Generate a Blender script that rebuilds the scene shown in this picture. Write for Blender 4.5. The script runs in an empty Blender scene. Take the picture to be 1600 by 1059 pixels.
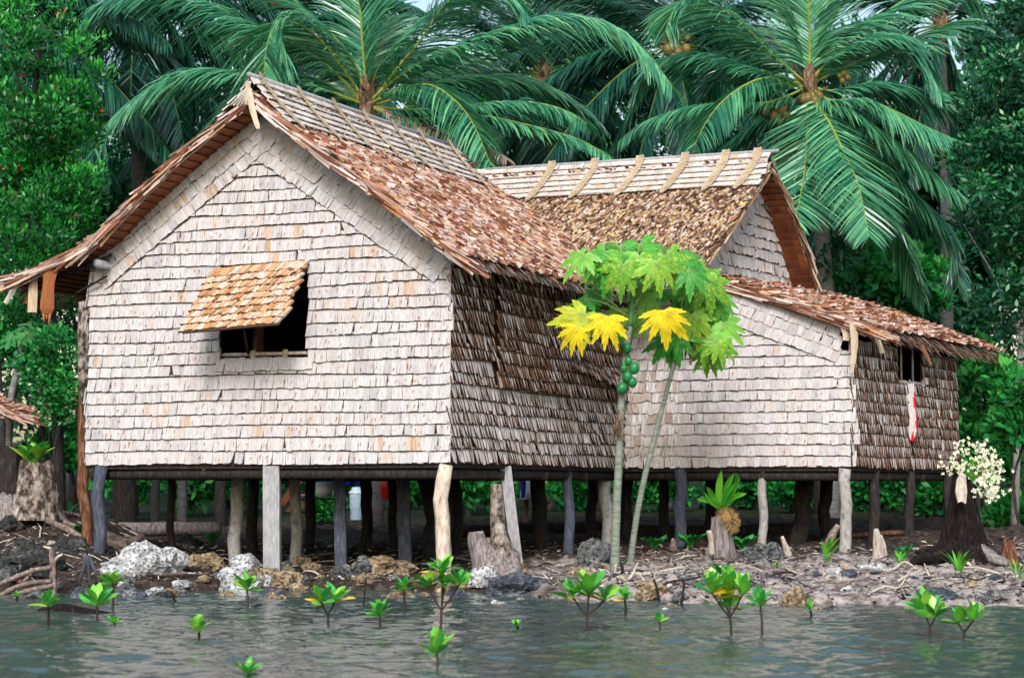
import bpy, bmesh, math, random
import numpy as np
from mathutils import Vector, Matrix, noise as mnoise
R = math.radians
random.seed(7); RNG = np.random.default_rng(7)
scene = bpy.context.scene
col = scene.collection

# ---------------------------------------------------------------- camera, sky, sun, exposure
FPX, CX, CY, HOR, HC = 2800.0, 800.0, 529.5, 765.0, 1.2
TILT = math.atan((HOR - CY) / FPX)
cam = bpy.data.cameras.new("camera"); camo = bpy.data.objects.new("camera", cam); col.objects.link(camo)
cam.sensor_width = 36.0; cam.lens = 36.0 * FPX / 1600.0; cam.clip_start = 0.5; cam.clip_end = 2000
camo.location = (0, 0, HC); camo.rotation_euler = (math.pi / 2 + TILT, 0, 0)
cam.dof.use_dof = True; cam.dof.focus_distance = 22.5; cam.dof.aperture_fstop = 2.2
scene.camera = camo
SUN_DIR = Vector((-0.10, -0.78, 0.62)).normalized()          # towards the sun
world = bpy.data.worlds.new("World"); scene.world = world; world.use_nodes = True
wn = world.node_tree; bg = wn.nodes["Background"]
sky = wn.nodes.new("ShaderNodeTexSky"); sky.sky_type = 'NISHITA'; sky.sun_disc = False
sky.sun_elevation = math.asin(SUN_DIR.z); sky.sun_rotation = math.atan2(SUN_DIR.x, SUN_DIR.y)
sky.air_density = 1.6; sky.dust_density = 2.5; sky.ozone_density = 1.0
wn.links.new(sky.outputs[0], bg.inputs[0]); bg.inputs[1].default_value = 0.15
sun = bpy.data.lights.new("sun", 'SUN'); sun.energy = 2.0; sun.angle = R(20); sun.color = (1.0, 0.99, 0.985)
suno = bpy.data.objects.new("sun", sun); col.objects.link(suno)
suno.rotation_euler = (-SUN_DIR).to_track_quat('-Z', 'Y').to_euler()
scene.view_settings.view_transform = 'Standard'; scene.view_settings.look = 'None'
scene.view_settings.exposure = 0.5; scene.view_settings.gamma = 1.0
scene.cycles.use_denoising = True
scene.cycles.max_bounces = 5; scene.cycles.diffuse_bounces = 3; scene.cycles.glossy_bounces = 3
scene.cycles.transmission_bounces = 2; scene.cycles.caustics_reflective = False; scene.cycles.caustics_refractive = False

# ---------------------------------------------------------------- pixel <-> world
_f = Vector((0, math.cos(TILT), math.sin(TILT))); _u = Vector((0, -math.sin(TILT), math.cos(TILT))); _r = Vector((1, 0, 0))
CAM = Vector((0, 0, HC))
def ray(px, py): return _f + _r * ((px - CX) / FPX) + _u * (-(py - CY) / FPX)
def P(px, py, Y):
    d = ray(px, py); return CAM + d * (Y / d.y)
def PZ(px, py, z):
    d = ray(px, py); return CAM + d * ((z - HC) / d.z)
def PP(px, py, o, n):
    d = ray(px, py); return CAM + d * ((o - CAM).dot(n) / d.dot(n))
def pxm(Y): return FPX / Y                      # pixels per metre at depth Y

# ---------------------------------------------------------------- mesh builder
class MB:
    def __init__(s): s.v = []; s.f = []; s.m = []; s.a = []; s.n = 0
    def add(s, vs, fs, mat=0, at=None, r=None):
        o = s.n
        if r is None: r = random.random()
        s.v.extend((p[0], p[1], p[2]) for p in vs); s.n += len(vs)
        if at is None: s.a.extend((0.0, 0.0, r) for _ in vs)
        else: s.a.extend((q[0], q[1], r) for q in at)
        for f in fs: s.f.append(tuple(i + o for i in f))
        if isinstance(mat, int): s.m.extend([mat] * len(fs))
        else: s.m.extend(mat)
    def box(s, c, hx, hy, hz, X=Vector((1,0,0)), Y=Vector((0,1,0)), Z=Vector((0,0,1)), mat=0):
        c = Vector(c); vs = []
        for k in (-1, 1):
            for j in (-1, 1):
                for i in (-1, 1): vs.append(c + X*(i*hx) + Y*(j*hy) + Z*(k*hz))
        at = [((v - c).dot(X) + (v-c).dot(Y), (v - c).dot(Z)) for v in vs]
        s.add(vs, [(0,2,3,1),(4,5,7,6),(0,1,5,4),(2,6,7,3),(0,4,6,2),(1,3,7,5)], mat, at)
    def tube(s, pts, rad, n=8, mat=0, cap=True, rough=0.0, seed=0.0, sq=False, r=None):
        pts = [Vector(p) for p in pts]; k = len(pts)
        if isinstance(rad, (int, float)): rad = [rad]*k
        t0 = (pts[1]-pts[0]).normalized()
        a = Vector((0,1,0)) if abs(t0.y) < .9 else Vector((1,0,0))
        X = (a - t0*a.dot(t0)).normalized(); vs = []; at = []; L = 0
        for i in range(k):
            t = (pts[min(i+1,k-1)]-pts[max(i-1,0)]).normalized()
            X = (X - t*X.dot(t)).normalized(); Y = t.cross(X)
            if i: L += (pts[i]-pts[i-1]).length
            for j in range(n):
                th = 2*math.pi*(j+.5)/n
                rr = rad[i]*(1.2 if sq else 1)
                d = X*math.cos(th)+Y*math.sin(th)
                if rough: rr *= 1+rough*mnoise.noise(Vector((math.cos(th)*1.3+seed, math.sin(th)*1.3, L*4+seed)))*1.6
                vs.append(pts[i]+d*rr); at.append((th*rad[0], L))
        fs = []
        for i in range(k-1):
            for j in range(n):
                j2 = (j+1) % n
                fs.append((i*n+j, i*n+j2, (i+1)*n+j2, (i+1)*n+j))
        if cap: fs.append(tuple(range(n-1,-1,-1))); fs.append(tuple((k-1)*n+j for j in range(n)))
        s.add(vs, fs, mat, at, r)
    def blob(s, c, rx, ry, rz, mat=0, nu=10, nv=7, axis=None):
        c = Vector(c); vs = []; at = []
        q = axis.normalized().to_track_quat('Z', 'Y') if axis is not None else None
        for i in range(nv+1):
            ph = math.pi*i/nv
            for j in range(nu):
                th = 2*math.pi*j/nu
                d = Vector((rx*math.sin(ph)*math.cos(th), ry*math.sin(ph)*math.sin(th), rz*math.cos(ph)))
                if q: d = q @ d
                vs.append(c+d); at.append((th*.1, ph*.1))
        fs = []
        for i in range(nv):
            for j in range(nu):
                j2 = (j+1) % nu
                if i == 0: fs.append((j, (i+1)*nu+j, (i+1)*nu+j2))
                elif i == nv-1: fs.append((i*nu+j, (i+1)*nu+j, i*nu+j2))
                else: fs.append((i*nu+j, (i+1)*nu+j, (i+1)*nu+j2, i*nu+j2))
        s.add(vs, fs, mat, at)
    def build(s, name, mats, parent=None, smooth=False):
        me = bpy.data.meshes.new(name); me.from_pydata(s.v, [], s.f)
        if not isinstance(mats, (list, tuple)): mats = [mats]
        for m in mats: me.materials.append(m)
        if len(mats) > 1: me.polygons.foreach_set("material_index", s.m)
        at = me.attributes.new("pa", 'FLOAT_VECTOR', 'POINT')
        at.data.foreach_set("vector", np.array(s.a, dtype=np.float32).ravel())
        if smooth: me.polygons.foreach_set("use_smooth", [True]*len(me.polygons))
        me.update()
        return link(name, me, parent)
def link(name, data, parent=None):
    o = bpy.data.objects.new(name, data); col.objects.link(o)
    if parent is not None:
        o.parent = parent
        if parent.parent is None: base = parent.matrix_basis
        else: base = parent.parent.matrix_basis @ parent.matrix_basis
        if data is not None and not getattr(link, 'local', False): o.matrix_basis = base.inverted()
    return o
def arr_mesh(name, V, F, A, mat, parent=None, smooth=False):
    """V (n,3), F (m,4) quads, A (n,3) attribute"""
    me = bpy.data.meshes.new(name)
    n, m = len(V), len(F)
    me.vertices.add(n); me.vertices.foreach_set("co", np.asarray(V, np.float32).ravel())
    me.loops.add(4*m); me.loops.foreach_set("vertex_index", np.asarray(F, np.int32).ravel())
    me.polygons.add(m); me.polygons.foreach_set("loop_start", np.arange(0, 4*m, 4, dtype=np.int32))
    me.polygons.foreach_set("loop_total", np.full(m, 4, np.int32))
    if smooth: me.polygons.foreach_set("use_smooth", np.ones(m, bool))
    me.materials.append(mat); me.update(calc_edges=True); me.validate()
    at = me.attributes.new("pa", 'FLOAT_VECTOR', 'POINT'); at.data.foreach_set("vector", np.asarray(A, np.float32).ravel())
    return link(name, me, parent)
def tag(o, label=None, cat=None, group=None, kind=None):
    if label: o["label"] = label
    if cat: o["category"] = cat
    if group: o["group"] = group
    if kind: o["kind"] = kind
    return o
def thing(name, loc, label, cat, group=None):
    o = bpy.data.objects.new(name, None); col.objects.link(o); o.location = loc; o.empty_display_size = .2
    return tag(o, label, cat, group)
def smoothpath(pts, k=6):
    pts = [Vector(p) for p in pts]; out = []
    for i in range(len(pts)-1):
        p0 = pts[max(i-1,0)]; p1 = pts[i]; p2 = pts[i+1]; p3 = pts[min(i+2,len(pts)-1)]
        for j in range(k):
            t = j/k
            out.append(0.5*((2*p1)+(p2-p0)*t+(2*p0-5*p1+4*p2-p3)*t*t+(3*p1-p0-3*p2+p3)*t**3))
    out.append(pts[-1]); return out

# ---------------------------------------------------------------- materials
def newmat(name):
    m = bpy.data.materials.new(name); m.use_nodes = True
    nt = m.node_tree; return m, nt, nt.nodes["Principled BSDF"]
def N(nt, t, **kw):
    n = nt.nodes.new("ShaderNode"+t)
    for k, v in kw.items(): setattr(n, k, v)
    return n
def ramp(nt, stops, interp='LINEAR'):
    r = N(nt, "ValToRGB"); r.color_ramp.interpolation = interp
    e = r.color_ramp.elements
    while len(e) < len(stops): e.new(.5)
    for i, (p, c) in enumerate(stops): e[i].position = p; e[i].color = (c[0], c[1], c[2], 1)
    return r
def pa_nodes(nt):
    a = N(nt, "Attribute", attribute_name="pa"); s = N(nt, "SeparateXYZ"); nt.links.new(a.outputs["Vector"], s.inputs[0]); return a, s
def math_(nt, op, a, b=None):
    n = N(nt, "Math", operation=op)
    for i, x in enumerate((a, b)):
        if x is None: continue
        if isinstance(x, (int, float)): n.inputs[i].default_value = x
        else: nt.links.new(x, n.inputs[i])
    return n.outputs[0]
def mixc(nt, fac, a, b, mode='MIX'):
    n = N(nt, "Mix", data_type='RGBA', blend_type=mode)
    for i, x in ((0, fac), (6, a), (7, b)):
        if isinstance(x, (int, float)): n.inputs[i].default_value = x
        elif isinstance(x, tuple): n.inputs[i].default_value = (x[0], x[1], x[2], 1)
        else: nt.links.new(x, n.inputs[i])
    return n.outputs[2]
def strip_mat(name, stops, streak=(.30,.13,.05), streak_amt=.55, rough=.75, fine=1.0, thr=.60, bump=.25):
    """dry palm leaf strips: colour per leaf, streaks along the leaf"""
    m, nt, b = newmat(name); L = nt.links.new
    a, s = pa_nodes(nt)
    rp = ramp(nt, stops); L(s.outputs[2], rp.inputs[0])
    cx = N(nt, "CombineXYZ"); L(math_(nt, 'MULTIPLY', s.outputs[0], 60*fine), cx.inputs[0]); L(math_(nt, 'MULTIPLY', s.outputs[1], 7*fine), cx.inputs[1]); L(math_(nt, 'MULTIPLY', s.outputs[2], 91.7), cx.inputs[2])
    n1 = N(nt, "TexNoise"); n1.inputs["Scale"].default_value = 1.0; n1.inputs["Detail"].default_value = 4; L(cx.outputs[0], n1.inputs["Vector"])
    r1 = ramp(nt, [(thr-.06, (0,0,0)), (thr+.12, (1,1,1))]); L(n1.outputs["Fac"], r1.inputs[0])
    c1 = mixc(nt, math_(nt, 'MULTIPLY', r1.outputs[0], streak_amt), rp.outputs[0], streak)
    cx2 = N(nt, "CombineXYZ"); L(math_(nt, 'MULTIPLY', s.outputs[0], 220), cx2.inputs[0]); L(math_(nt, 'MULTIPLY', s.outputs[1], 9), cx2.inputs[1]); L(math_(nt, 'MULTIPLY', s.outputs[2], 37.7), cx2.inputs[2])
    n2 = N(nt, "TexNoise"); n2.inputs["Scale"].default_value = 1.0; n2.inputs["Detail"].default_value = 3; L(cx2.outputs[0], n2.inputs["Vector"])
    r2 = ramp(nt, [(.28, (.52,.49,.48)), (.5,(.95,.94,.94)), (.65, (1.12,1.11,1.10))]); L(n2.outputs["Fac"], r2.inputs[0])
    c2 = mixc(nt, 1.0, c1, r2.outputs[0], 'MULTIPLY')
    L(c2, b.inputs["Base Color"]); b.inputs["Roughness"].default_value = rough; b.inputs["Specular IOR Level"].default_value = .25
    bp = N(nt, "Bump"); bp.inputs["Strength"].default_value = bump; bp.inputs["Distance"].default_value = .01; L(n2.outputs["Fac"], bp.inputs["Height"]); L(bp.outputs[0], b.inputs["Normal"])
    return m
def leaf_mat(name, stops, rough=.4, spec=.5, transl=0.0, mott=None, mthr=.55, mamt=.6, mscale=26):
    m, nt, b = newmat(name); L = nt.links.new
    a, s = pa_nodes(nt)
    rp = ramp(nt, stops); L(s.outputs[2], rp.inputs[0]); c = rp.outputs[0]
    g = N(nt, "NewGeometry")
    n1 = N(nt, "TexNoise"); n1.inputs["Scale"].default_value = 9; n1.inputs["Detail"].default_value = 3
    L(g.outputs["Position"], n1.inputs["Vector"])
    r1 = ramp(nt, [(.3, (.75,.78,.8)), (.7, (1.2,1.15,1.0))]); L(n1.outputs["Fac"], r1.inputs[0])
    c = mixc(nt, 1.0, c, r1.outputs[0], 'MULTIPLY')
    if mott:
        nm = N(nt, "TexNoise"); nm.inputs["Scale"].default_value = mscale; nm.inputs["Detail"].default_value = 4; L(g.outputs["Position"], nm.inputs["Vector"])
        rm = ramp(nt, [(mthr, (0,0,0)), (mthr+.07, (1,1,1))]); L(nm.outputs["Fac"], rm.inputs[0]); c = mixc(nt, math_(nt, 'MULTIPLY', rm.outputs[0], mamt), c, mott)
    L(c, b.inputs["Base Color"]); b.inputs["Roughness"].default_value = rough; b.inputs["Specular IOR Level"].default_value = spec
    if transl:
        out = nt.nodes["Material Output"]; tr = N(nt, "BsdfTranslucent"); mx = N(nt, "MixShader"); mx.inputs[0].default_value = transl
        tc = mixc(nt, 1.0, c, (1.3,1.5,.6), 'MULTIPLY'); L(tc, tr.inputs[0]); L(b.outputs[0], mx.inputs[1]); L(tr.outputs[0], mx.inputs[2]); L(mx.outputs[0], out.inputs[0])
    return m
def rough_mat(name, stops, scale=4.0, rough=.9, bump=.5, stretch=(1,1,1), detail=8, dist=.03, spec=.2, scale2=None, stops2=None, tide=False):
    """stone, bark, timber, earth: noise colour in world space"""
    m, nt, b = newmat(name); L = nt.links.new
    tc = N(nt, "NewGeometry"); mp = N(nt, "Mapping"); mp.inputs["Scale"].default_value = stretch
    L(tc.outputs["Position"], mp.inputs[0])
    n1 = N(nt, "TexNoise"); n1.inputs["Scale"].default_value = scale; n1.inputs["Detail"].default_value = detail; n1.inputs["Roughness"].default_value = .65
    L(mp.outputs[0], n1.inputs["Vector"])
    rp = ramp(nt, stops); L(n1.outputs["Fac"], rp.inputs[0]); c = rp.outputs[0]
    if scale2:
        n2 = N(nt, "TexNoise"); n2.inputs["Scale"].default_value = scale2; n2.inputs["Detail"].default_value = 5; L(mp.outputs[0], n2.inputs["Vector"])
        r2 = ramp(nt, stops2); L(n2.outputs["Fac"], r2.inputs[0]); c = mixc(nt, 1.0, c, r2.outputs[0], 'MULTIPLY')
    if tide:                                         # algae and tide stain at the foot of the posts
        sz = N(nt, "SeparateXYZ"); L(tc.outputs["Position"], sz.inputs[0])
        n4 = N(nt, "TexNoise"); n4.inputs["Scale"].default_value = 5; n4.inputs["Detail"].default_value = 4; L(tc.outputs["Position"], n4.inputs["Vector"])
        h = math_(nt, 'ADD', math_(nt, 'MULTIPLY', n4.outputs["Fac"], .55), .0); k = N(nt, "Clamp"); L(math_(nt, 'MULTIPLY', math_(nt, 'SUBTRACT', h, sz.outputs[2]), 7.0), k.inputs[0])
        c = mixc(nt, math_(nt, 'MULTIPLY', k.outputs[0], .72), c, (.045,.042,.030))
    L(c, b.inputs["Base Color"]); b.inputs["Roughness"].default_value = rough; b.inputs["Specular IOR Level"].default_value = spec
    bp = N(nt, "Bump"); bp.inputs["Strength"].default_value = bump; bp.inputs["Distance"].default_value = dist
    if scale2:
        bp0 = N(nt, "Bump"); bp0.inputs["Strength"].default_value = 1.0; bp0.inputs["Distance"].default_value = .03; L(r2.outputs[0], bp0.inputs["Height"]); L(bp0.outputs[0], bp.inputs["Normal"])
    L(n1.outputs["Fac"], bp.inputs["Height"]); L(bp.outputs[0], b.inputs["Normal"])
    return m
def plain(name, c, rough=.6, spec=.3):
    return rough_mat(name, [(.3, tuple(x*.85 for x in c)), (.7, tuple(min(1, x*1.1) for x in c))], 12, rough, .1, spec=spec)

M = {}
M['wall'] = strip_mat("bleached_leaf", [(0,(.44,.43,.455)),(.3,(.545,.53,.55)),(.6,(.60,.58,.60)),(.88,(.545,.50,.50)),(.96,(.55,.45,.38)),(1,(.45,.30,.19))], streak=(.40,.22,.11), streak_amt=.7, thr=.62)
M['wall_edge'] = plain("leaf_edge_brown", (.075,.04,.025), .9)  # brown leaf ends; also colours the painted shadow line under each row
M['wall_back'] = plain("leaf_lining", (.055,.03,.02), .9)
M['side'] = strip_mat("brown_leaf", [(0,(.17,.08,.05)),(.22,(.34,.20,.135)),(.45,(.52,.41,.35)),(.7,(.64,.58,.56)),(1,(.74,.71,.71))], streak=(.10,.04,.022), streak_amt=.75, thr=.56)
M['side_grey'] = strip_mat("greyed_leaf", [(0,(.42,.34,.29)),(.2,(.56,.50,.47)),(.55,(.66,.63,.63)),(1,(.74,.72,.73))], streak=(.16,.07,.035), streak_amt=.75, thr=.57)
M['roof'] = strip_mat("thatch_leaf", [(0,(.08,.028,.018)),(.2,(.22,.075,.042)),(.38,(.40,.185,.115)),(.54,(.56,.41,.34)),(.8,(.67,.59,.56)),(.92,(.58,.38,.22)),(1,(.42,.15,.055))], streak=(.20,.06,.03), streak_amt=.7, thr=.58)
M['roof_tan'] = strip_mat("golden_thatch_leaf", [(0,(.07,.03,.02)),(.18,(.22,.11,.075)),(.34,(.44,.26,.16)),(.5,(.62,.47,.34)),(.76,(.70,.61,.54)),(.9,(.72,.51,.23)),(1,(.36,.17,.08))], streak=(.20,.08,.04), streak_amt=.65, thr=.59)
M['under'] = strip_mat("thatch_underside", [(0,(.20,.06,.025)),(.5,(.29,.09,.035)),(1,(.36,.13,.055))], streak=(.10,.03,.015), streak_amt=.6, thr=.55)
M['cap'] = strip_mat("ridge_leaf", [(0,(.48,.42,.38)),(.5,(.63,.58,.55)),(.85,(.68,.63,.60)),(1,(.52,.36,.22))], streak=(.36,.22,.13), streak_amt=.5, thr=.62)
M['shutter'] = strip_mat("fresh_leaf", [(0,(.40,.19,.08)),(.25,(.55,.34,.18)),(.5,(.62,.47,.34)),(.85,(.66,.58,.51)),(1,(.50,.22,.07))], streak=(.42,.17,.05), streak_amt=.7, thr=.55)
M['strap'] = strip_mat("lashing_leaf", [(0,(.50,.40,.28)),(1,(.66,.57,.44))], streak=(.30,.2,.12), streak_amt=.4)
M['hang'] = strip_mat("rusty_leaf", [(0,(.30,.10,.035)),(1,(.42,.17,.06))], streak=(.14,.045,.02), streak_amt=.6)
M['hang_pale'] = strip_mat("pale_leaf", [(0,(.58,.45,.28)),(1,(.68,.58,.46))], streak=(.34,.2,.1), streak_amt=.4)
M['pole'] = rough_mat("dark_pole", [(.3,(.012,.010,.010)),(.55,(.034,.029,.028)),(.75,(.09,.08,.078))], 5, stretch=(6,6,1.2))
M['pole_blue'] = rough_mat("dark_blue_pole", [(.3,(.035,.04,.055)),(.55,(.075,.085,.12)),(.75,(.16,.17,.21))], 5, stretch=(6,6,1.5), tide=True)  # dark navy timber; shade under the floor is part of this colour
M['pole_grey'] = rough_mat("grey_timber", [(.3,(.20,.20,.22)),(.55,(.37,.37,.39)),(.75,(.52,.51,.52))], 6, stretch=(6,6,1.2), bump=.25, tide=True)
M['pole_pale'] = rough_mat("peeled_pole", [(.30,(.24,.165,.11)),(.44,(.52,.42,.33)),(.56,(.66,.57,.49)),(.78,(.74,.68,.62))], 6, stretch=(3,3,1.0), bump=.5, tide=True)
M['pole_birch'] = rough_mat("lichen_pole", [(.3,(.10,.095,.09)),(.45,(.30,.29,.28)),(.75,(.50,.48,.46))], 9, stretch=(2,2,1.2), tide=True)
M['pole_brown'] = rough_mat("brown_bark", [(.3,(.03,.012,.008)),(.5,(.14,.055,.03)),(.75,(.34,.22,.16))], 5, stretch=(6,6,1.0))
M['bark_pale'] = rough_mat("pale_bark", [(.42,(.035,.025,.02)),(.52,(.20,.165,.14)),(.64,(.40,.36,.33)),(.78,(.62,.59,.57))], 9, stretch=(1.4,1.4,.9), bump=.8)
M['stump'] = rough_mat("weathered_stump", [(.3,(.05,.04,.045)),(.5,(.22,.19,.19)),(.75,(.48,.44,.43))], 7, stretch=(5,5,1.0), bump=.8)
M['stump_dark'] = rough_mat("rotting_stump", [(.40,(.004,.003,.003)),(.58,(.016,.011,.010)),(.78,(.12,.085,.07))], 6, stretch=(5,5,.9), bump=1)
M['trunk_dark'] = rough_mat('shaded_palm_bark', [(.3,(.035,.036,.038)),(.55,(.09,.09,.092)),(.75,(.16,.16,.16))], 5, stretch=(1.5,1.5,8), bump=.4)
M['trunk_grey'] = rough_mat("palm_bark", [(.3,(.11,.11,.11)),(.55,(.26,.255,.25)),(.75,(.42,.41,.40))], 5, stretch=(1.5,1.5,8), bump=.4)
M['papaya_bark'] = rough_mat("papaya_bark", [(.3,(.09,.11,.085)),(.5,(.20,.23,.19)),(.75,(.34,.355,.315))], 8, stretch=(1,1,6), bump=.25)
M['rock_white'] = rough_mat("coral_white", [(.3,(.07,.075,.085)),(.42,(.36,.37,.39)),(.55,(.66,.67,.69)),(.8,(.82,.82,.82))], 6, bump=1.0, dist=.05, scale2=26, stops2=[(.34,(.30,.30,.31)),(.45,(.82,.82,.82)),(.6,(1.05,1.05,1.05))])
M['rock_grey'] = rough_mat("coral_grey", [(.3,(.025,.028,.03)),(.5,(.13,.14,.145)),(.75,(.40,.40,.38))], 7, bump=1.0, dist=.05, scale2=26, stops2=[(.34,(.30,.30,.31)),(.45,(.82,.82,.82)),(.6,(1.05,1.05,1.05))])
M['rock_dark'] = rough_mat("coral_dark", [(.3,(.010,.011,.012)),(.5,(.04,.042,.042)),(.75,(.17,.17,.155))], 6, bump=1.0, dist=.05, scale2=26, stops2=[(.34,(.30,.30,.31)),(.45,(.82,.82,.82)),(.6,(1.05,1.05,1.05))])
M['rock_tan'] = rough_mat("coral_tan", [(.3,(.06,.04,.025)),(.5,(.32,.235,.145)),(.75,(.60,.50,.37))], 6, bump=.9, dist=.05, scale2=26, stops2=[(.34,(.30,.30,.31)),(.45,(.82,.82,.82)),(.6,(1.05,1.05,1.05))])
M['rock_blue'] = rough_mat("wet_rock", [(.3,(.018,.022,.034)),(.5,(.06,.072,.10)),(.75,(.24,.26,.29))], 6, rough=.45, bump=.8, dist=.05, spec=.5, scale2=26, stops2=[(.34,(.30,.30,.31)),(.45,(.82,.82,.82)),(.6,(1.05,1.05,1.05))])
M['wood'] = rough_mat("driftwood", [(.3,(.06,.045,.04)),(.5,(.20,.15,.13)),(.75,(.42,.36,.32))], 6, stretch=(3,3,3))
M['wood_pale'] = rough_mat("bleached_wood", [(.3,(.25,.19,.15)),(.5,(.50,.44,.38)),(.75,(.68,.63,.57))], 7, stretch=(3,3,1.2), bump=.7)
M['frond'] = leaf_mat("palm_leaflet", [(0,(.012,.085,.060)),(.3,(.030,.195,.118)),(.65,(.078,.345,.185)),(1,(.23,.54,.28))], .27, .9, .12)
M['frond_far'] = leaf_mat("shaded_palm_leaflet", [(0,(.004,.034,.030)),(.5,(.010,.08,.058)),(1,(.035,.17,.10))], .32, .7, .10)  # darker copy of the palm leaflet, background shade put into the colour
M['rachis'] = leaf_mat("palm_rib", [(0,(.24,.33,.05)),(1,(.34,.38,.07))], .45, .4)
M['rachis_far'] = leaf_mat("shaded_palm_rib", [(0,(.07,.13,.03)),(1,(.12,.18,.04))], .45, .4)  # rib colour darkened the same way, with the background shade in it
M['dead_frond'] = leaf_mat("dead_leaflet", [(0,(.20,.15,.12)),(1,(.42,.36,.32))], .7, .2)
M['fibre'] = rough_mat("palm_fibre", [(.3,(.04,.02,.012)),(.5,(.13,.08,.045)),(.75,(.38,.30,.22))], 9, stretch=(4,4,1))
M['coconut'] = rough_mat("coconut_husk", [(.3,(.07,.055,.014)),(.7,(.22,.15,.035))], 6, rough=.5, bump=.1, spec=.4)
M['tree_l'] = leaf_mat("bright_leaf", [(0,(.003,.050,.018)),(.4,(.007,.12,.024)),(.75,(.016,.25,.030)),(1,(.05,.40,.05))], .42, .4, .12)
M['tree_r'] = leaf_mat("dark_gloss_leaf", [(0,(.003,.040,.022)),(.5,(.006,.085,.036)),(.85,(.014,.16,.055)),(1,(.05,.30,.07))], .35, .5, .08)
M['wood_far'] = leaf_mat("forest_leaf", [(0,(.004,.05,.028)),(.5,(.009,.10,.042)),(.85,(.018,.18,.06)),(1,(.05,.32,.08))], .5, .4, .1)
M['shrub'] = leaf_mat("shrub_leaf", [(0,(.005,.09,.03)),(.5,(.014,.20,.042)),(.85,(.03,.32,.055)),(1,(.09,.46,.08))], .45, .4, .15, mott=(.07,.10,.02), mthr=.62, mamt=.6)
M['red_leaf'] = leaf_mat("red_young_leaf", [(0,(.32,.02,.015)),(1,(.50,.07,.02))], .5, .3)
M['pap'] = leaf_mat("papaya_green", [(0,(.022,.25,.035)),(.5,(.065,.37,.04)),(1,(.20,.50,.06))], .42, .45, .15, mott=(.26,.48,.05), mthr=.56, mamt=.55)
M['pap_y'] = leaf_mat("papaya_yellow", [(0,(.74,.58,.02)),(1,(.82,.68,.03))], .5, .3, .1, mott=(.30,.13,.02), mthr=.66, mamt=.8, mscale=22)
M['pap_m'] = leaf_mat("papaya_turning", [(0,(.06,.33,.035)),(1,(.24,.50,.05))], .45, .4, .12, mott=(.45,.55,.05), mthr=.52, mamt=.7)
M['pap_h'] = leaf_mat('papaya_half_yellow', [(0,(.40,.50,.03)),(1,(.62,.58,.03))], .45, .4, .12)
M['pap_stem'] = leaf_mat("papaya_petiole", [(0,(.22,.38,.12)),(1,(.36,.46,.20))], .5, .3)
M['pap_green_stem'] = leaf_mat("papaya_green_stem", [(0,(.05,.20,.07)),(1,(.08,.26,.09))], .5, .3)
M['fruit'] = leaf_mat("papaya_fruit", [(0,(.008,.14,.04)),(1,(.018,.20,.055))], .4, .45)
M['mang'] = leaf_mat("mangrove_leaf", [(0,(.02,.26,.075)),(.4,(.08,.42,.06)),(.8,(.22,.56,.06)),(1,(.38,.62,.08))], .28, .55, .15, mott=(.50,.58,.08), mthr=.60, mamt=.6, mscale=18)
M['mang_y'] = leaf_mat("mangrove_yellow", [(0,(.80,.42,.02)),(1,(.84,.60,.03))], .4, .4)
M['mang_stem'] = plain("mangrove_stem", (.035,.02,.017), .6)
M['fern'] = leaf_mat("fern_leaf", [(0,(.01,.15,.035)),(1,(.035,.27,.05))], .45, .4, .1)
M['orchid'] = leaf_mat("strap_leaf", [(0,(.03,.25,.02)),(1,(.13,.42,.03))], .35, .5, .15)
M['flower'] = leaf_mat("cream_flower", [(0,(.74,.74,.58)),(1,(.84,.83,.72))], .6, .3)
M['moss'] = leaf_mat("root_fibre", [(0,(.34,.20,.07)),(1,(.55,.38,.17))], .8, .2)
M['red'] = plain("red_plastic", (.72,.012,.012), .35, .5)
M['blue'] = plain("blue_cloth", (.012,.035,.34), .8)
M['turq'] = plain("turquoise_plastic", (.02,.30,.44), .4, .5)
M['white_pl'] = plain("white_plastic", (.42,.55,.68), .4, .4)
M['cloth'] = plain("pale_cloth", (.62,.58,.60), .85)
M['cloth_red'] = plain("red_cloth", (.60,.03,.045), .85)
M['skirt'] = plain("white_skirt", (.70,.70,.76), .85)
M['blouse'] = plain("purple_blouse", (.22,.03,.24), .85)
M['skin'] = plain("brown_skin", (.11,.05,.03), .55)
M['hair'] = plain("black_hair", (.01,.009,.008), .7)
M['sandal'] = plain("pink_sandal", (.50,.12,.16), .6)
M['orange_board'] = plain("rusty_board", (.26,.085,.035), .8)

# ---------------------------------------------------------------- ground and water
SHX = [-40, -7, -5.2, -3, -1, -.2, .6, 2, 5, 8, 40]; SHY = [21.2, 21.0, 21.1, 21.7, 21.6, 20.9, 20.0, 19.2, 18.7, 18.6, 18.6]
def nz(x, y, s=1.0, o=0.0): return mnoise.noise(Vector((x*s+o, y*s-o, o*.37)))
def ground_base(x, y):
    d = y - float(np.interp(x, SHX, SHY)) + .18*nz(x, 3.3, 1.7)
    if d < 0: z = max(-1.2, d*.30 if d > -.35 else -.105+(d+.35)*.045)
    else:
        z = .085*(1-math.exp(-d/.12)) + .043*min(d, 13) + .028*max(0, d-13)
    if d > 0:
        z += .62*math.exp(-(((x+6.7)/1.5)**2+((y-25.2)/1.6)**2)) + .22*math.exp(-(((x+6.0)/1.6)**2+((y-22.8)/1.0)**2))
        z += .22*math.exp(-(((x-7.7)/1.6)**2+((y-26.0)/2.2)**2)) + .10*math.exp(-(((x-4.2)/.9)**2+((y-22.6)/.9)**2))
    return z, d
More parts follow.
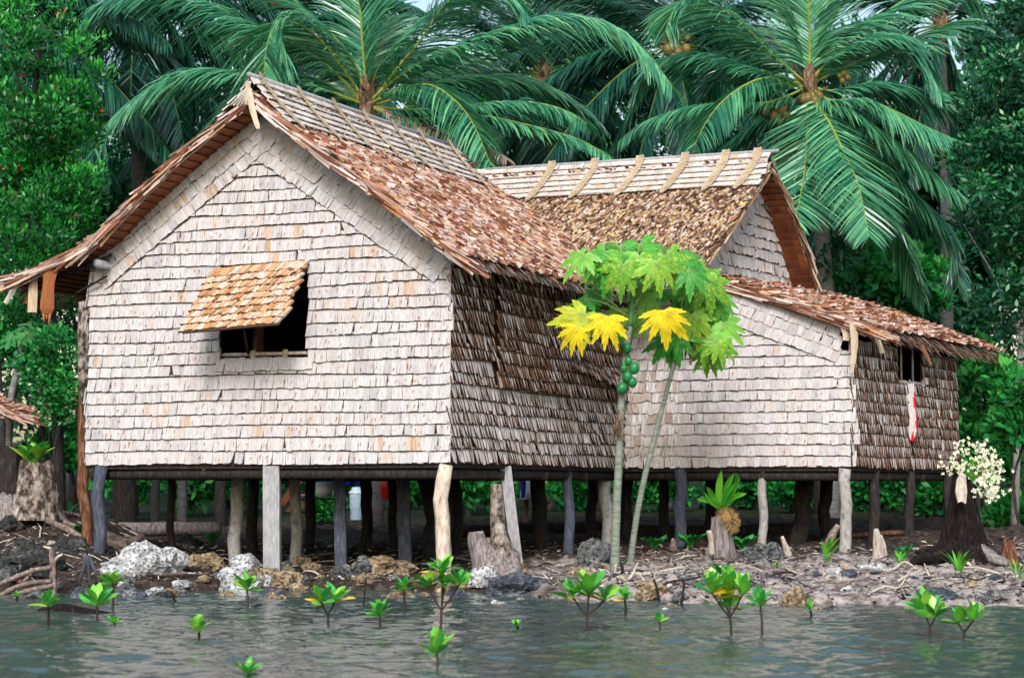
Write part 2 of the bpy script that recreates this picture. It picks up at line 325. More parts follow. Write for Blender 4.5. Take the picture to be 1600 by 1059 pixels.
def ground_z(x, y, rough=True):
    z, d = ground_base(x, y)
    if rough and d > -.4 and y < 34:
        k = min(1, (d+.4)/.5)
        z += k*(.05*nz(x, y, 1.9, 3) + .055*nz(x, y, 4.3, 7) + .075*abs(nz(x, y, 8, 1)) + .034*nz(x, y, 17, 5) - .02)
    return z
def ground_hit(px, py, Y):
    """where the view line through a photo point meets the ground, near depth Y"""
    y = 17.5
    while y < 45:
        p = P(px, py, y)
        if p.z <= ground_z(p.x, y): return p
        y += .05
    p = P(px, py, Y); p.z = ground_z(p.x, Y); return p
def build_ground():
    xs = np.concatenate([np.array([-900, -300, -120, -60, -30, -18, -13]), np.arange(-10, 11.2, .065), np.array([14, 18, 30, 60, 120, 300, 900])])
    ys = np.concatenate([np.array([5, 12, 15.5]), np.arange(17.6, 28, .065), np.arange(28, 36, .35), np.array([37, 39, 42, 46, 52, 60, 80, 120, 300, 900])])
    nx, ny = len(xs), len(ys); V = np.zeros((nx*ny, 3)); A = np.zeros((nx*ny, 3))
    for j, y in enumerate(ys):
        for i, x in enumerate(xs):
            V[j*nx+i] = (x, y, ground_z(x, y))
    idx = np.arange(nx*ny).reshape(ny, nx)
    F = np.stack([idx[:-1,:-1], idx[:-1,1:], idx[1:,1:], idx[1:,:-1]], -1).reshape(-1, 4)
    m, nt, b = newmat("shore_ground"); L = nt.links.new
    g = N(nt, "NewGeometry"); sp = N(nt, "SeparateXYZ"); L(g.outputs["Position"], sp.inputs[0])
    n1 = N(nt, "TexNoise"); n1.inputs["Scale"].default_value = 7; n1.inputs["Detail"].default_value = 9; n1.inputs["Roughness"].default_value = .7; L(g.outputs["Position"], n1.inputs["Vector"])
    sand = ramp(nt, [(.34, (.045,.035,.03)), (.43, (.15,.12,.11)), (.53, (.34,.295,.275)), (.70, (.52,.48,.455))]); L(n1.outputs["Fac"], sand.inputs[0])  # pale sand; dark mottling is debris and painted crevice shade
    soil = ramp(nt, [(.35, (.010,.008,.007)), (.5, (.040,.028,.023)), (.62, (.10,.075,.062)), (.76, (.28,.24,.21))]); L(n1.outputs["Fac"], soil.inputs[0])  # dark humus, darkened further so underfloor shade sits in the colour
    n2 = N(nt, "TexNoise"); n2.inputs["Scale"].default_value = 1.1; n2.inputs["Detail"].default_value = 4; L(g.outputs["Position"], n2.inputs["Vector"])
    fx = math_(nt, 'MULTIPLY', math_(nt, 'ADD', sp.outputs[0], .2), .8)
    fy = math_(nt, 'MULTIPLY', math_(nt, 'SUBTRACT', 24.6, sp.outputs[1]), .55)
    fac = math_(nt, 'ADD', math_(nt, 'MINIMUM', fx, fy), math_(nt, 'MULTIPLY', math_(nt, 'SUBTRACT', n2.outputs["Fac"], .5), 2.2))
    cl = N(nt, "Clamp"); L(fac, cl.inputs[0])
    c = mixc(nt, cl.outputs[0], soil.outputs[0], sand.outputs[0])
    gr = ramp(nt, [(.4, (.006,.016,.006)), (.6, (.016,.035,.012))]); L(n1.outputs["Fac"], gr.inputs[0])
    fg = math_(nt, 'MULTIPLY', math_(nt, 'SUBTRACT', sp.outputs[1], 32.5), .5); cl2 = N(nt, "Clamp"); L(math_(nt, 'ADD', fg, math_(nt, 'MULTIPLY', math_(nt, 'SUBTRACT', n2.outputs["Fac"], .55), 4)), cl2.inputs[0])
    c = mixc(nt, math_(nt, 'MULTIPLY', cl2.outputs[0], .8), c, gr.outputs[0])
    L(c, b.inputs["Base Color"]); b.inputs["Roughness"].default_value = .9; b.inputs["Specular IOR Level"].default_value = .2
    n3 = N(nt, "TexNoise"); n3.inputs["Scale"].default_value = 26; n3.inputs["Detail"].default_value = 8; L(g.outputs["Position"], n3.inputs["Vector"])
    bp = N(nt, "Bump"); bp.inputs["Strength"].default_value = .9; bp.inputs["Distance"].default_value = .03; L(n3.outputs["Fac"], bp.inputs["Height"]); L(bp.outputs[0], b.inputs["Normal"])
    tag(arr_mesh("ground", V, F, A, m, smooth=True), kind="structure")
build_ground()

def build_water():
    xs = np.concatenate([[-900, -200, -60, -25, -13], np.arange(-8.5, 8.55, .045), [13, 25, 60, 200, 900]])
    ys = np.concatenate([[-200, -40, -5, 4, 8], np.arange(9.5, 23.5, .036), [24, 26, 30]])
    X, Y = np.meshgrid(xs, ys); Z = np.zeros_like(X); rng = np.random.default_rng(3)
    for i in range(70):
        lam = .12*(7**(rng.random()**1.0)); th = rng.normal(math.pi*.5, .6); k = 2*math.pi/lam
        amp = .0027*(lam/.5)**.8
        ph = rng.random()*6.28; kx, ky = k*math.cos(th), k*math.sin(th)
        mod = .6+.4*np.sin(X*(.3+rng.random())+Y*(.2+.6*rng.random())+ph*3)
        Z += amp*mod*np.sin(kx*X+ky*Y+ph)
    inn = (np.abs(X) < 8.6) & (Y > 9.4) & (Y < 23.6)
    calm = np.clip((23.0-Y)/3.5, .35, 1)
    Z = np.where(inn, Z*calm, 0)
    V = np.stack([X, Y, Z], -1).reshape(-1, 3); nx, ny = len(xs), len(ys)
    idx = np.arange(nx*ny).reshape(ny, nx)
    F = np.stack([idx[:-1,:-1], idx[:-1,1:], idx[1:,1:], idx[1:,:-1]], -1).reshape(-1, 4)
    m, nt, b = newmat("lagoon_water"); L = nt.links.new
    b.inputs["Base Color"].default_value = (.048,.074,.070,1); b.inputs["Roughness"].default_value = .04; b.inputs["IOR"].default_value = 1.42
    b.inputs["Specular IOR Level"].default_value = .85
    g = N(nt, "NewGeometry"); n1 = N(nt, "TexNoise"); n1.inputs["Scale"].default_value = 14; n1.inputs["Detail"].default_value = 3; L(g.outputs["Position"], n1.inputs["Vector"])
    bp = N(nt, "Bump"); bp.inputs["Strength"].default_value = .5; bp.inputs["Distance"].default_value = .012; L(n1.outputs["Fac"], bp.inputs["Height"]); L(bp.outputs[0], b.inputs["Normal"])
    tag(arr_mesh("water", V, F, np.zeros((len(V), 3)), m, smooth=True), kind="structure")
build_water()

# ---------------------------------------------------------------- the house
UPZ = Vector((0,0,1))
def flat(v, z): return Vector((v.x, v.y, z))
ZF = 1.555
A_ = flat(P(138,716,23.2), ZF); B_ = flat(P(700,718,21.5), ZF); C_ = flat(P(974,727,26.2), ZF); D_ = A_ + (C_-B_)
U1 = (B_-A_).normalized(); V1 = (C_-B_).normalized()
N1 = Vector((U1.y, -U1.x, 0)); NS1 = Vector((V1.y, -V1.x, 0))            # outward normals: front and side
if N1.y > 0: N1 = -N1
if NS1.x < 0: NS1 = -NS1
E_ = flat(P(1331,728,25.05), ZF); G_ = flat(P(1496,733,28.7), ZF)
U2 = (E_-C_).normalized(); V2 = (G_-E_).normalized()
N2 = Vector((U2.y, -U2.x, 0)); N2 = -N2 if N2.y > 0 else N2
NS2 = Vector((V2.y, -V2.x, 0)); NS2 = -NS2 if NS2.x < 0 else NS2
house = thing("stilt_house", (A_+B_)/2 + Vector((0,0,-ZF)), "thatched stilt house clad in bleached palm leaf shingles standing on posts over the shore", "house")

def shingles(mb, O, U, W, Nn, length, rows, h, wr, inside, d0=.012, d1=.038, twist=.0, jit=.012, lean=0.0, sag=.012, overlap=.045, lip=.016, seed=0.0, curl=.006, m0=0, m1=1, bow=0.0, pick=None, shadow_lath=0.0, gap=None, fleck=0.0, odd=.03):
    """rows of leaf strips on the plane (O,U,W): each row's lower edge stands proud of the row below"""
    O = Vector(O)
    for k, b in enumerate(rows):
        s = -random.random()*wr[0]
        ph = random.random()*50
        while s < length:
            w = random.uniform(*wr); sc = s + w*.5
            yb = b + sag*mnoise.noise(Vector((sc*.55, ph, seed)))*2 + random.gauss(0, jit)*.6
            hh = h*random.uniform(.96, 1.04) + overlap
            if inside(sc, b + h*.4):
                ln = lean + random.gauss(0, .012)
                tw = twist*random.uniform(.4, 1.5) + random.gauss(0, curl)
                dd = d1 + random.gauss(0, .004)
                if random.random() < odd: dd += .015; ln += random.gauss(0, .03); yb += random.uniform(-.008, .008)
                e = gap if gap is not None else (.0012 if twist > .01 else -.0015)
                bl, br = random.gauss(0, jit), random.gauss(0, jit)
                p = [(s+e+ln*.0, yb+hh, d0), (s+w-e, yb+hh, d0), (s+w-e+ln, yb+br, dd-tw), (s+e+ln, yb+bl, dd+tw),
                     (s+w*.5+ln, yb+(bl+br)*.5-abs(random.gauss(0, jit*.5)), dd+random.gauss(0, curl)+bow), (s+w*.5, yb+hh, d0+.002)]
                front = [O+U*q[0]+W*q[1]+Nn*q[2] for q in p]
                lip_ = [O+U*q[0]+W*(q[1]+.003)+Nn*(q[2]-lip-.004) for q in (p[3], p[4], p[2])]
                side_ = [O+U*q[0]+W*q[1]+Nn*(q[2]-lip) for q in (p[1], p[0])]
                vs = front + lip_ + side_
                at = [(q[0]-s, q[1]-yb) for q in p] + [(0,0)]*5
                fs = [(3,4,5,0), (4,2,1,5), (3,6,7,4), (4,7,8,2), (2,8,9,1), (0,10,6,3)]; sm_ = m1 if twist > .01 else m0
                r = random.random() if pick is None else pick(sc, b)
                mb.add(vs, fs, [m0,m0,m1,m1,sm_,sm_], at, r)
                if fleck and random.random() < fleck:
                    xa = s+w*random.uniform(.3,1); ya = yb+h*random.uniform(.35,.8); xl = random.uniform(-.03,.008); yl = random.uniform(.03,.085); wf = random.uniform(.003,.009)
                    dz = lambda q: d1-(d1-d0)*min(1, max(0, (q-yb)/hh))+.007
                    wf *= 1.9; q3 = [(xa, ya, dz(ya)), (xa+wf, ya-.004, dz(ya)+.004), (xa+xl+wf*.5, ya-yl, dz(ya-yl)+.003)]
                    mb.add([O+U*q[0]+W*q[1]+Nn*q[2] for q in q3], [(0,1,2)], 4, [(0,0),(wf,0),(0,yl)])
            s += w*.97
        if shadow_lath:  # dark strip: a lath with the shadow gap under the row painted in
            seg = max(4, int(length/.12)); prev = None; rr_ = random.random()
            for i in range(seg+1):
                sc = length*i/seg; y = b + sag*mnoise.noise(Vector((sc*.55, ph, seed)))*2 - .004 + .004*mnoise.noise(Vector((sc*5, ph, 3)))
                cur = (O+U*sc+W*(y+.006)+Nn*(d1-.012), O+U*sc+W*(y-shadow_lath)+Nn*(d1-.014)) if inside(sc, b+h*.4) or inside(sc, b-h*.4) else None
                if prev and cur: mb.add([prev[0], cur[0], cur[1], prev[1], prev[1]-Nn*.02, cur[1]-Nn*.02], [(0,1,2,3),(3,2,5,4)], m1, None, rr_)
                prev = cur
def backing(mb, quads, mat=2):
    for q in quads: mb.add(q, [tuple(range(len(q)))], mat)
ROW = .157
# --- front wall of the main hut (gable end)
z_el = P(149,412,23.2).z - ZF; z_er = P(702,398,21.5).z - ZF
Lf = (B_-A_).length
def on_front(px, py): 
    p = PP(px, py, A_, N1); return (p-A_).dot(U1), p.z-ZF
s_ap, z_ap = on_front(404, 196)
sL, zL = on_front(148, 416); sR, zR = on_front(695, 396)
w_s0, w_zb = on_front(342, 561); w_s1, w_zt = on_front(484, 411)
def rake_z(s):
    return zL+(z_ap-zL)*(s-sL)/(s_ap-sL) if s < s_ap else z_ap+(zR-z_ap)*(s-s_ap)/(sR-s_ap)
def in_front(s, z):
    if s < -.02 or s > Lf+.03 or z > rake_z(s)-.05: return False
    if w_s0 < s < w_s1 and w_zb-.02 < z < w_zt: return False
    return True
mb = MB()
rows = [-.03+ROW*i for i in range(0, 30)]
def rowpick(s, b): return min(.999, max(0, random.betavariate(1.2, 1.1)*.9 + .26*mnoise.noise(Vector((s*.8, b*1.3, 2.0))) + (.06 if random.random() < .06 else 0)))
shingles(mb, A_, U1, UPZ, N1, Lf+.03, rows, ROW, (.045,.10), in_front, seed=1, pick=rowpick, curl=.0015, jit=.004, d1=.045, lip=.03, shadow_lath=.0065, fleck=.34, odd=.012, sag=.017)
# two courses of leaves following each rake
for (s0, z0, s1, z1, kk) in ((sL, zL, s_ap, z_ap, 0), (s_ap, z_ap, sR, zR, 1)):
    O = A_+U1*s0+UPZ*z0; T = (U1*(s1-s0)+UPZ*(z1-z0)); Lr = T.length; T.normalize(); W = N1.cross(T); W = -W if W.z < 0 else W
    shingles(mb, O+N1*.022, T, W, N1, Lr+.02, [-.36, -.20, -.04], .17, (.05,.11), lambda s, z: True, d0=.02, d1=.036, jit=.006, sag=.004, overlap=.03, shadow_lath=.008)
p_ = lambda s, z, d=0.0: A_+U1*s+UPZ*z+N1*d
backing(mb, [[p_(0,-.02),p_(w_s0,-.02),p_(w_s0,rake_z(w_s0)),p_(sL,zL),p_(0,zL-.05)],
             [p_(w_s0,-.02),p_(w_s1,-.02),p_(w_s1,w_zb),p_(w_s0,w_zb)],
             [p_(w_s0,w_zt),p_(w_s1,w_zt),p_(w_s1,rake_z(w_s1)),p_(s_ap,z_ap),p_(w_s0,rake_z(w_s0))],
             [p_(w_s1,-.02),p_(Lf,-.02),p_(Lf,zR-.02),p_(sR,zR),p_(w_s1,rake_z(w_s1))]])
# corner leaf facings
for k in range(16):
    z = -.02+k*ROW
    mb.box(p_(Lf+.012, z+ROW*.5, .022), .028, .008, ROW*.55, U1, N1, UPZ, 0)
WM = [M['wall'], M['wall_edge'], M['wall_back'], M['side_grey'], M['hang']]
tag(mb.build("wall", WM, house), "bleached gable wall with one open window")
# --- side wall of the main hut
Ls = (C_-B_).length
def on_side(px, py):
    p = PP(px, py, B_, NS1); return (p-B_).dot(V1), p.z-ZF
s_pan, _ = on_side(768, 500)
hs_side = z_er+.02
mb = MB()
q_ = lambda s, z, d=0.0: B_+V1*s+UPZ*z+NS1*d
sp0, sp1 = on_side(885, 560)[0], on_side(945, 600)[0]
shingles(mb, B_, V1, UPZ, NS1, Ls, [-.03+ROW*i for i in range(0, 8)], ROW, (.06,.10), lambda s, z: z < .93 or s < s_pan, d1=.05, twist=.012, jit=.01, lean=.028, sag=.02, seed=4, m0=3, shadow_lath=.006, gap=.0015)
shingles(mb, B_, V1, UPZ, NS1, s_pan-.02, [-.03+ROW*i for i in range(8, 17)], ROW, (.06,.10), lambda s, z: z < hs_side, d1=.05, twist=.022, jit=.012, lean=.03, sag=.03, seed=5, m0=0, shadow_lath=.008, gap=.004)  # upper rows browner: unweathered leaf plus eave shade put into the colour
shingles(mb, q_(s_pan+.04, .93, .055), V1, UPZ, NS1, Ls-s_pan-.03, [ROW*i for i in range(0, 11)], ROW, (.055,.095), lambda s, z: z < hs_side-.95, d1=.05, twist=.024, jit=.012, lean=.034, sag=.03, seed=6, shadow_lath=.008, gap=.004)
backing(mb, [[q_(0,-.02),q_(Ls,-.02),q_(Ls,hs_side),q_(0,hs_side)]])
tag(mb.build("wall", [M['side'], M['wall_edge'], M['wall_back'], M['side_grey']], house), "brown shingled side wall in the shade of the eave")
# a loose folded panel of leaf on that wall, by the papaya
mb = MB()
o0 = q_(sp0-.1, on_side(885,575)[1], .09); o1 = q_(sp1+.15, on_side(945,607)[1], .16)
T = (o1-o0); Lp = T.length; T.normalize(); W = NS1.cross(T); W = -W if W.z < 0 else W
shingles(mb, o0, T, (W+NS1*-.35).normalized(), NS1, Lp, [0, .10, .20], .11, (.05,.08), lambda s, z: True, d1=.04, twist=.02, jit=.012)
tag(mb.build("loose_panel", [M['side'], M['wall_edge']], house), "loose slanting panel of brown leaf on the side wall")
# hidden left and rear walls
mb = MB(); hz = z_el
backing(mb, [[A_, D_, D_+UPZ*hz, A_+UPZ*hz], [D_, C_, C_+UPZ*z_er, (C_+D_)/2+UPZ*z_ap, D_+UPZ*hz]], 0)
Ll = (D_-A_).length
shingles(mb, A_, V1, UPZ, -NS1, Ll, [-.03+ROW*i for i in range(17)], ROW, (.08,.13), lambda s, z: z < hz, seed=9, m0=1, m1=0)
mb.build("wall", [M['wall_back'], M['wall']], house)
# --- wing: front wall with the sloping lean-to top
Lw = (E_-C_).length
def on_wing(px, py):
    p = PP(px, py, C_, N2); return (p-C_).dot(U2), p.z-ZF
sg, zg = on_wing(1112, 452); se, ze = on_wing(1312, 524)
s_c2, z_c2 = on_wing(1325, 532)
def wing_top(s): return zg+.12 if s < sg else zg+(ze-zg)*(s-sg)/(se-sg)
r_ = lambda s, z, d=0.0: C_+U2*s+UPZ*z+N2*d
mb = MB()
s_br = on_wing(1066, 620)[0]
shingles(mb, C_, U2, UPZ, N2, s_br, [-.03+ROW*i for i in range(20)], ROW, (.06,.11), lambda s, z: z < wing_top(s)-.04, twist=.006, jit=.01, sag=.008, seed=11, m0=3)
shingles(mb, r_(s_br, 0), U2, UPZ, N2, Lw-s_br+.02, [-.03+ROW*i for i in range(20)], ROW, (.075,.125), lambda s, z: z < wing_top(s+s_br)-.22 and not (s+s_br > se-.02 and z > ze-.02-.27), jit=.006, sag=.006, seed=12, d1=.045, lip=.03, curl=.002, shadow_lath=.0065, fleck=.2, odd=.02, pick=lambda s, b: random.betavariate(1.2,1.4)*.93)
O = r_(sg, zg); T = r_(se, ze)-O; Lr = T.length; T.normalize(); W = N2.cross(T); W = -W if W.z < 0 else W
shingles(mb, O+N2*.022, T, W, N2, Lr, [-.37, -.205, -.05], .175, (.06,.12), lambda s, z: True, d0=.02, d1=.036, jit=.006, sag=.004, overlap=.03, shadow_lath=.008, pick=lambda s, b: random.betavariate(1.2,1.4)*.93)
backing(mb, [[r_(0,-.02), r_(Lw,-.02), r_(Lw, ze-.25), r_(se, ze-.25), r_(se, ze), r_(sg, zg), r_(sg, zg+.12), r_(0, zg+.12)]])
for k in range(int((ze-.2)/ROW)+1): mb.box(r_(Lw+.012, -.02+k*ROW+ROW*.5, .022), .024, .008, ROW*.55, U2, N2, UPZ, 0)
tag(mb.build("wall", [M['wall'], M['wall_edge'], M['wall_back'], M['side_grey'], M['hang']], house), "pale wing wall with a sloping top under the lean-to roof")
# --- lean-to outer wall with the small window
Lo = (G_-E_).length
def on_lean(px, py):
    p = PP(px, py, E_, NS2); return (p-E_).dot(V2), p.z-ZF
lw0, lzb = on_lean(1401, 599); lw1, lzt = on_lean(1437, 540)
hl = ze-.06
t_ = lambda s, z, d=0.0: E_+V2*s+UPZ*z+NS2*d
mb = MB()
shingles(mb, E_, V2, UPZ, NS2, Lo, [-.03+ROW*i for i in range(13)], ROW, (.05,.085), lambda s, z: z < hl and not (lw0 < s < lw1 and z > lzb-.03), d1=.04, twist=.016, jit=.014, lean=-.028, sag=.015, seed=15, shadow_lath=.008, gap=.003, pick=lambda s, b: min(.99, random.betavariate(1.6,.85)))
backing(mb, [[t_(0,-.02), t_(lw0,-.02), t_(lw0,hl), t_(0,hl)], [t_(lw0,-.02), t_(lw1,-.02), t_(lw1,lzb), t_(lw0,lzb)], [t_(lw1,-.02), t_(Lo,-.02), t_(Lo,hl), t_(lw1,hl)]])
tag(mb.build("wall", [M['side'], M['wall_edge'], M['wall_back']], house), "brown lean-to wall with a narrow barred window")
# --- gable end of the wing above the lean-to
G1 = C_ + U2*on_wing(1100, 418)[0]; G1 = flat(G1, 0)
def on_gab(px, py):
    p = PP(px, py, G1, NS2); return (p-G1).dot(V2), p.z
ga_s, ga_z = on_gab(1186, 292); g0_s, g0_z = on_gab(1098, 416); g1_s, g1_z = on_gab(1243, 462)
g1_s = max(g1_s, 2*ga_s); g1_z = min(g1_z, 4.2)
def gab_top(s): return g0_z+(ga_z-g0_z)*(s-g0_s)/(ga_s-g0_s) if s < ga_s else ga_z+(g1_z-ga_z)*(s-ga_s)/(g1_s-ga_s)
mb = MB(); a_ = lambda s, z, d=0.0: flat(G1+V2*s+NS2*d, z)
shingles(mb, flat(G1, 3.85), V2, UPZ, NS2, g1_s, [ROW*1.1*i for i in range(0, 14)], ROW*1.1, (.06,.11), lambda s, z: z+3.85 < gab_top(s)-.10, seed=21, jit=.012, sag=.03, shadow_lath=.012)
O = a_(g0_s, g0_z); T = a_(ga_s, ga_z)-O; Lr = T.length; T.normalize(); W = NS2.cross(T); W = -W if W.z < 0 else W
shingles(mb, O+NS2*.024, T, W, NS2, Lr, [-.20], .2, (.04,.07), lambda s, z: True, d0=.02, d1=.036, jit=.008, sag=.004, overlap=.02)
O = a_(ga_s, ga_z); T = a_(g1_s, g1_z)-O; Lr = T.length; T.normalize(); W = NS2.cross(T); W = -W if W.z < 0 else W
shingles(mb, O+NS2*.024, T, W, NS2, Lr, [-.14], .14, (.05,.08), lambda s, z: True, d0=.02, d1=.036, jit=.01, sag=.004, overlap=.02)
backing(mb, [[a_(0,3.5), a_(g1_s,3.5), a_(g1_s,g1_z), a_(ga_s,ga_z), a_(g0_s,g0_z)]])
tag(mb.build("wall", WM, house), "small pale gable wall above the lean-to roof")
# rear walls of wing and lean-to close the rooms
mb = MB(); H_ = G_ + (C_-E_)
backing(mb, [[G_, H_, H_+UPZ*2.6, G_+UPZ*1.9], [C_, H_, H_+UPZ*2.7, C_+UPZ*2.7]], 0)
mb.build("wall", [M['wall_back']], house)
# --- floors and beams
mb = MB()
for quad in ([A_,B_,C_,D_], [C_,E_,G_,H_]):
    up = [p-UPZ*.03 for p in quad]; dn = [p-UPZ*.09 for p in quad]
    mb.add(up+dn, [(0,1,2,3),(7,6,5,4),(0,4,5,1),(1,5,6,2),(2,6,7,3),(3,7,4,0)], 0)
mb.build("floor", M['pole'], house)
def beam(p, q, r=.07):
    mb = MB(); mb.tube([p, (p+q)/2+UPZ*.01, q], r, 8, rough=.08); mb.build("floor_beam", M['pole'], house, True)
for (p, q, o) in ((A_, B_, -N1*.10), (B_, C_, -NS1*.10), (C_, E_, -N2*.10), (E_, G_, -NS2*.10), (A_, D_, NS1*.1), (D_, C_, N1*.1)):
    beam(p-UPZ*.16+o, q-UPZ*.16+o)
for f in (.28, .52, .76): beam(A_.lerp(D_, f)-UPZ*.17, B_.lerp(C_, f)-UPZ*.17, .06)
for f in (.33, .66): beam(C_.lerp(H_, f)-UPZ*.17, E_.lerp(G_, f)-UPZ*.17, .06)

# --- roofs
def catprof(pts, n):
    q = smoothpath(pts, 8); L = [0]
    for i in range(1, len(q)): L.append(L[-1]+(q[i]-q[i-1]).length)
    out = []
    for k in range(n+1):
        t = L[-1]*k/n; i = 0
        while i < len(L)-2 and L[i+1] < t: i += 1
        f = (t-L[i])/max(1e-6, L[i+1]-L[i]); out.append(q[i].lerp(q[i+1], f))
    return out, L[-1]
class Slope:
    """roof slope: profile from ridge (t=0) to eave (t=1), swept from line e0 to e1"""
    def __init__(s, prof, sweep, prof2=None):
        s.p, s.L = catprof(prof, 24); s.sw = sweep; s.W = sweep.length
        if prof2: s.p2, _ = catprof(prof2, 24)
        else: s.p2 = [p+sweep for p in s.p]
    def at(s, t, w):
        t = min(max(t, 0), 1); i = min(23, int(t*24)); f = t*24-i
        a = s.p[i].lerp(s.p[i+1], f); b = s.p2[i].lerp(s.p2[i+1], f)
        return a.lerp(b, w)
    def frame(s, t, w):
        e = 1e-2
        D = (s.at(min(1, t+e), w)-s.at(max(0, t-e), w)).normalized(); S = (s.at(t, min(1,w+e))-s.at(t, max(0,w-e))).normalized()
        n = S.cross(D).normalized(); n = -n if n.z < 0 else n
        return D, S, n
def thatch(mb, sl, rowgap, wr, length, keep, lift=.03, mess=.018, messang=.14, under=.06, m0=0, m1=1, eave=.12, edge=True):
    nr = int(sl.L/rowgap)
    for k in range(nr+1):
        t = (k+.5)/nr if k < nr else 1.0
        w = 0.0
        while w < 1:
            ww = random.uniform(*wr); wc = w + ww*.5/sl.W + random.gauss(0, .3)*ww/sl.W
            wc = min(max(wc, .0), 1.0); w += ww*.62/sl.W
            tt = t + random.gauss(0, .35)*rowgap/sl.L
            tt = min(max(tt, 0.02), 1.0)
            c = sl.at(tt, wc)
            if not keep(c): continue
            D, S, n = sl.frame(tt, wc)
            an = random.gauss(0, messang); d = D*math.cos(an)+S*math.sin(an); sd = S*math.cos(an)-D*math.sin(an)
            ln = length*random.uniform(.7, 1.25); l2 = lift+abs(random.gauss(0, mess)); ext = eave*random.random() if t == 1.0 else 0
            roll = random.gauss(0, .012)
            a = c - d*ln + n*(.006+random.random()*.006); b = c + d*ext + n*l2
            mid = (a+b)/2 + n*random.uniform(.0, .012)
            h = ww*.5
            vs = [a-sd*h, a+sd*h, mid+sd*h+n*roll, mid-sd*h-n*roll, b+sd*h*random.uniform(.5,1)+n*roll*1.6, b-sd*h*random.uniform(.5,1)-n*roll*1.6]
            mb.add(vs, [(0,1,2,3),(3,2,4,5)], m0, [(0,0),(ww,0),(ww,ln*.5),(0,ln*.5),(ww,ln),(0,ln)])
def slab(mb, sl, thick, keep=None, m_top=1, m_under=2, nt_=24, nw=40, lines=True):
    """the thatch body: top lining and a shingled underside"""
    top = [[sl.at(i/nt_, j/nw) for j in range(nw+1)] for i in range(nt_+1)]
    for i in range(nt_):
        for j in range(nw):
            q = [top[i][j], top[i][j+1], top[i+1][j+1], top[i+1][j]]
            c = (q[0]+q[2])/2
            if keep and not keep(c): continue
            mb.add(q, [(0,1,2,3)], m_top)
    nr = max(6, int(sl.L/.13))
    for k in range(nr):
        t0, t1 = k/nr, min(1, (k+1.25)/nr)
        j = 0
        while j < nw:
            w0, w1 = j/nw, min(1, (j+1)/nw); j += 1
            D, S, n = sl.frame((t0+t1)/2, (w0+w1)/2)
            dz0, dz1 = -n*(thick+.028), -n*thick
            q = [sl.at(t0, w0)+dz0, sl.at(t0, w1)+dz0, sl.at(t1, w1)+dz1, sl.at(t1, w0)+dz1]
            if keep and not keep((q[0]+q[2])/2): continue
            mb.add(q+[q[0]+n*.02, q[1]+n*.02], [(0,1,2,3),(0,4,5,1)], [m_under, 1], [(0,0),(.2,0),(.2,.14),(0,.14),(0,0),(.2,0)])
def verge(mb, sl, w, thick, out, keep=lambda c: True, n=60, m=0, fib=4):
    """bundled leaf ends along the sloping edge of a roof"""
    for k in range(n):
        t = (k+random.random())/n
        for f in range(fib):
            D, S, nn = sl.frame(t, w)
            a = sl.at(t, w) - nn*thick*random.random() + out*random.uniform(-.02, .05); ln = random.uniform(.25, .6)
            d = (D + nn*random.gauss(0, .05) + out*random.gauss(.02, .06)).normalized()
            if not keep(a): continue
            b = a + d*ln + nn*random.uniform(-.01, .03); wd = random.uniform(.012, .03)
            x = (nn*random.uniform(.5,1) + out*random.gauss(0,.5)).normalized()*wd
            mb.add([a-x, a+x, b+x*.5, b-x*.5], [(0,1,2,3)], m, [(0,0),(wd*2,0),(wd*2,ln),(0,ln)])
RM = [M['roof'], M['wall_back'], M['under']]
VO = -V1*.42                                    # verge plane of the main roof lies 0.42 m before the gable wall
AV = A_+VO
def on_vm(px, py): return PP(px, py, AV, N1)
ridge_m = on_vm(394, 150)
profL = [ridge_m, on_vm(352,184), on_vm(300,226), on_vm(200,318), on_vm(150,370), on_vm(82,408), on_vm(4,440)]
profR = [ridge_m, on_vm(428,180), on_vm(500,232), on_vm(600,306), on_vm(688,376), on_vm(716,394)]
LM = 5.75
mainR = Slope(profR, V1*LM + UPZ*0); mainL = Slope(profL, V1*LM)
# wing roof slopes, swept from the right-hand verge towards the main roof
GV = G1 + NS2*.36
def on_vw(px, py): return PP(px, py, GV, NS2)
ridge_w = on_vw(1203, 262)
wl = P(760, 285, 28.4); wdir = (Vector((wl.x, wl.y, ridge_w.z))-ridge_w)
profWF = [ridge_w, on_vw(1190,285), on_vw(1158,330), on_vw(1122,382), on_vw(1098,416), on_vw(1080,436)]
profWB = [ridge_w, on_vw(1226,305), on_vw(1252,372), on_vw(1268,425), on_vw(1283,470)]
wingF = Slope(profWF, wdir*1.25); wingB = Slope(profWB, wdir*1.1)
# which side of the valley a point is on
def slope_z(sl, c):
    """height of slope sl above the ground point of c (None when outside)"""
    best = None
    S = sl.sw.normalized(); T = (sl.p[-1]-sl.p[0]); T = (T - S*T.dot(S)); T.z = 0; tl = T.length; T.normalize()
    w = (Vector((c.x,c.y,0))-Vector((sl.p[0].x,sl.p[0].y,0)))
    # solve in the plane basis S (flat), T
    det = S.x*T.y - S.y*T.x
    a = (w.x*T.y-w.y*T.x)/det; b = (S.x*w.y-S.y*w.x)/det
    if a < 0 or a > sl.W or b < 0 or b > tl: return None
    t = b/tl
    for _ in range(3):                           # profile is not uniform in plan
        p = sl.at(t, a/sl.W); bb = (Vector((p.x,p.y,0))-Vector((sl.p[0].x,sl.p[0].y,0))-Vector((S.x,S.y,0))*a).dot(T); t = min(1, max(0, t+(b-bb)/tl))
    return sl.at(t, a/sl.W).z
def keep_main(c):
    z = slope_z(wingF, c); return z is None or c.z > z-.05
def keep_wing(c):
    z = slope_z(mainR, c)
    if z is not None: return c.z > z-.05
    z = slope_z(mainL, c)
    return z is None or c.z > z+.02
mb = MB(); YES = lambda c: True
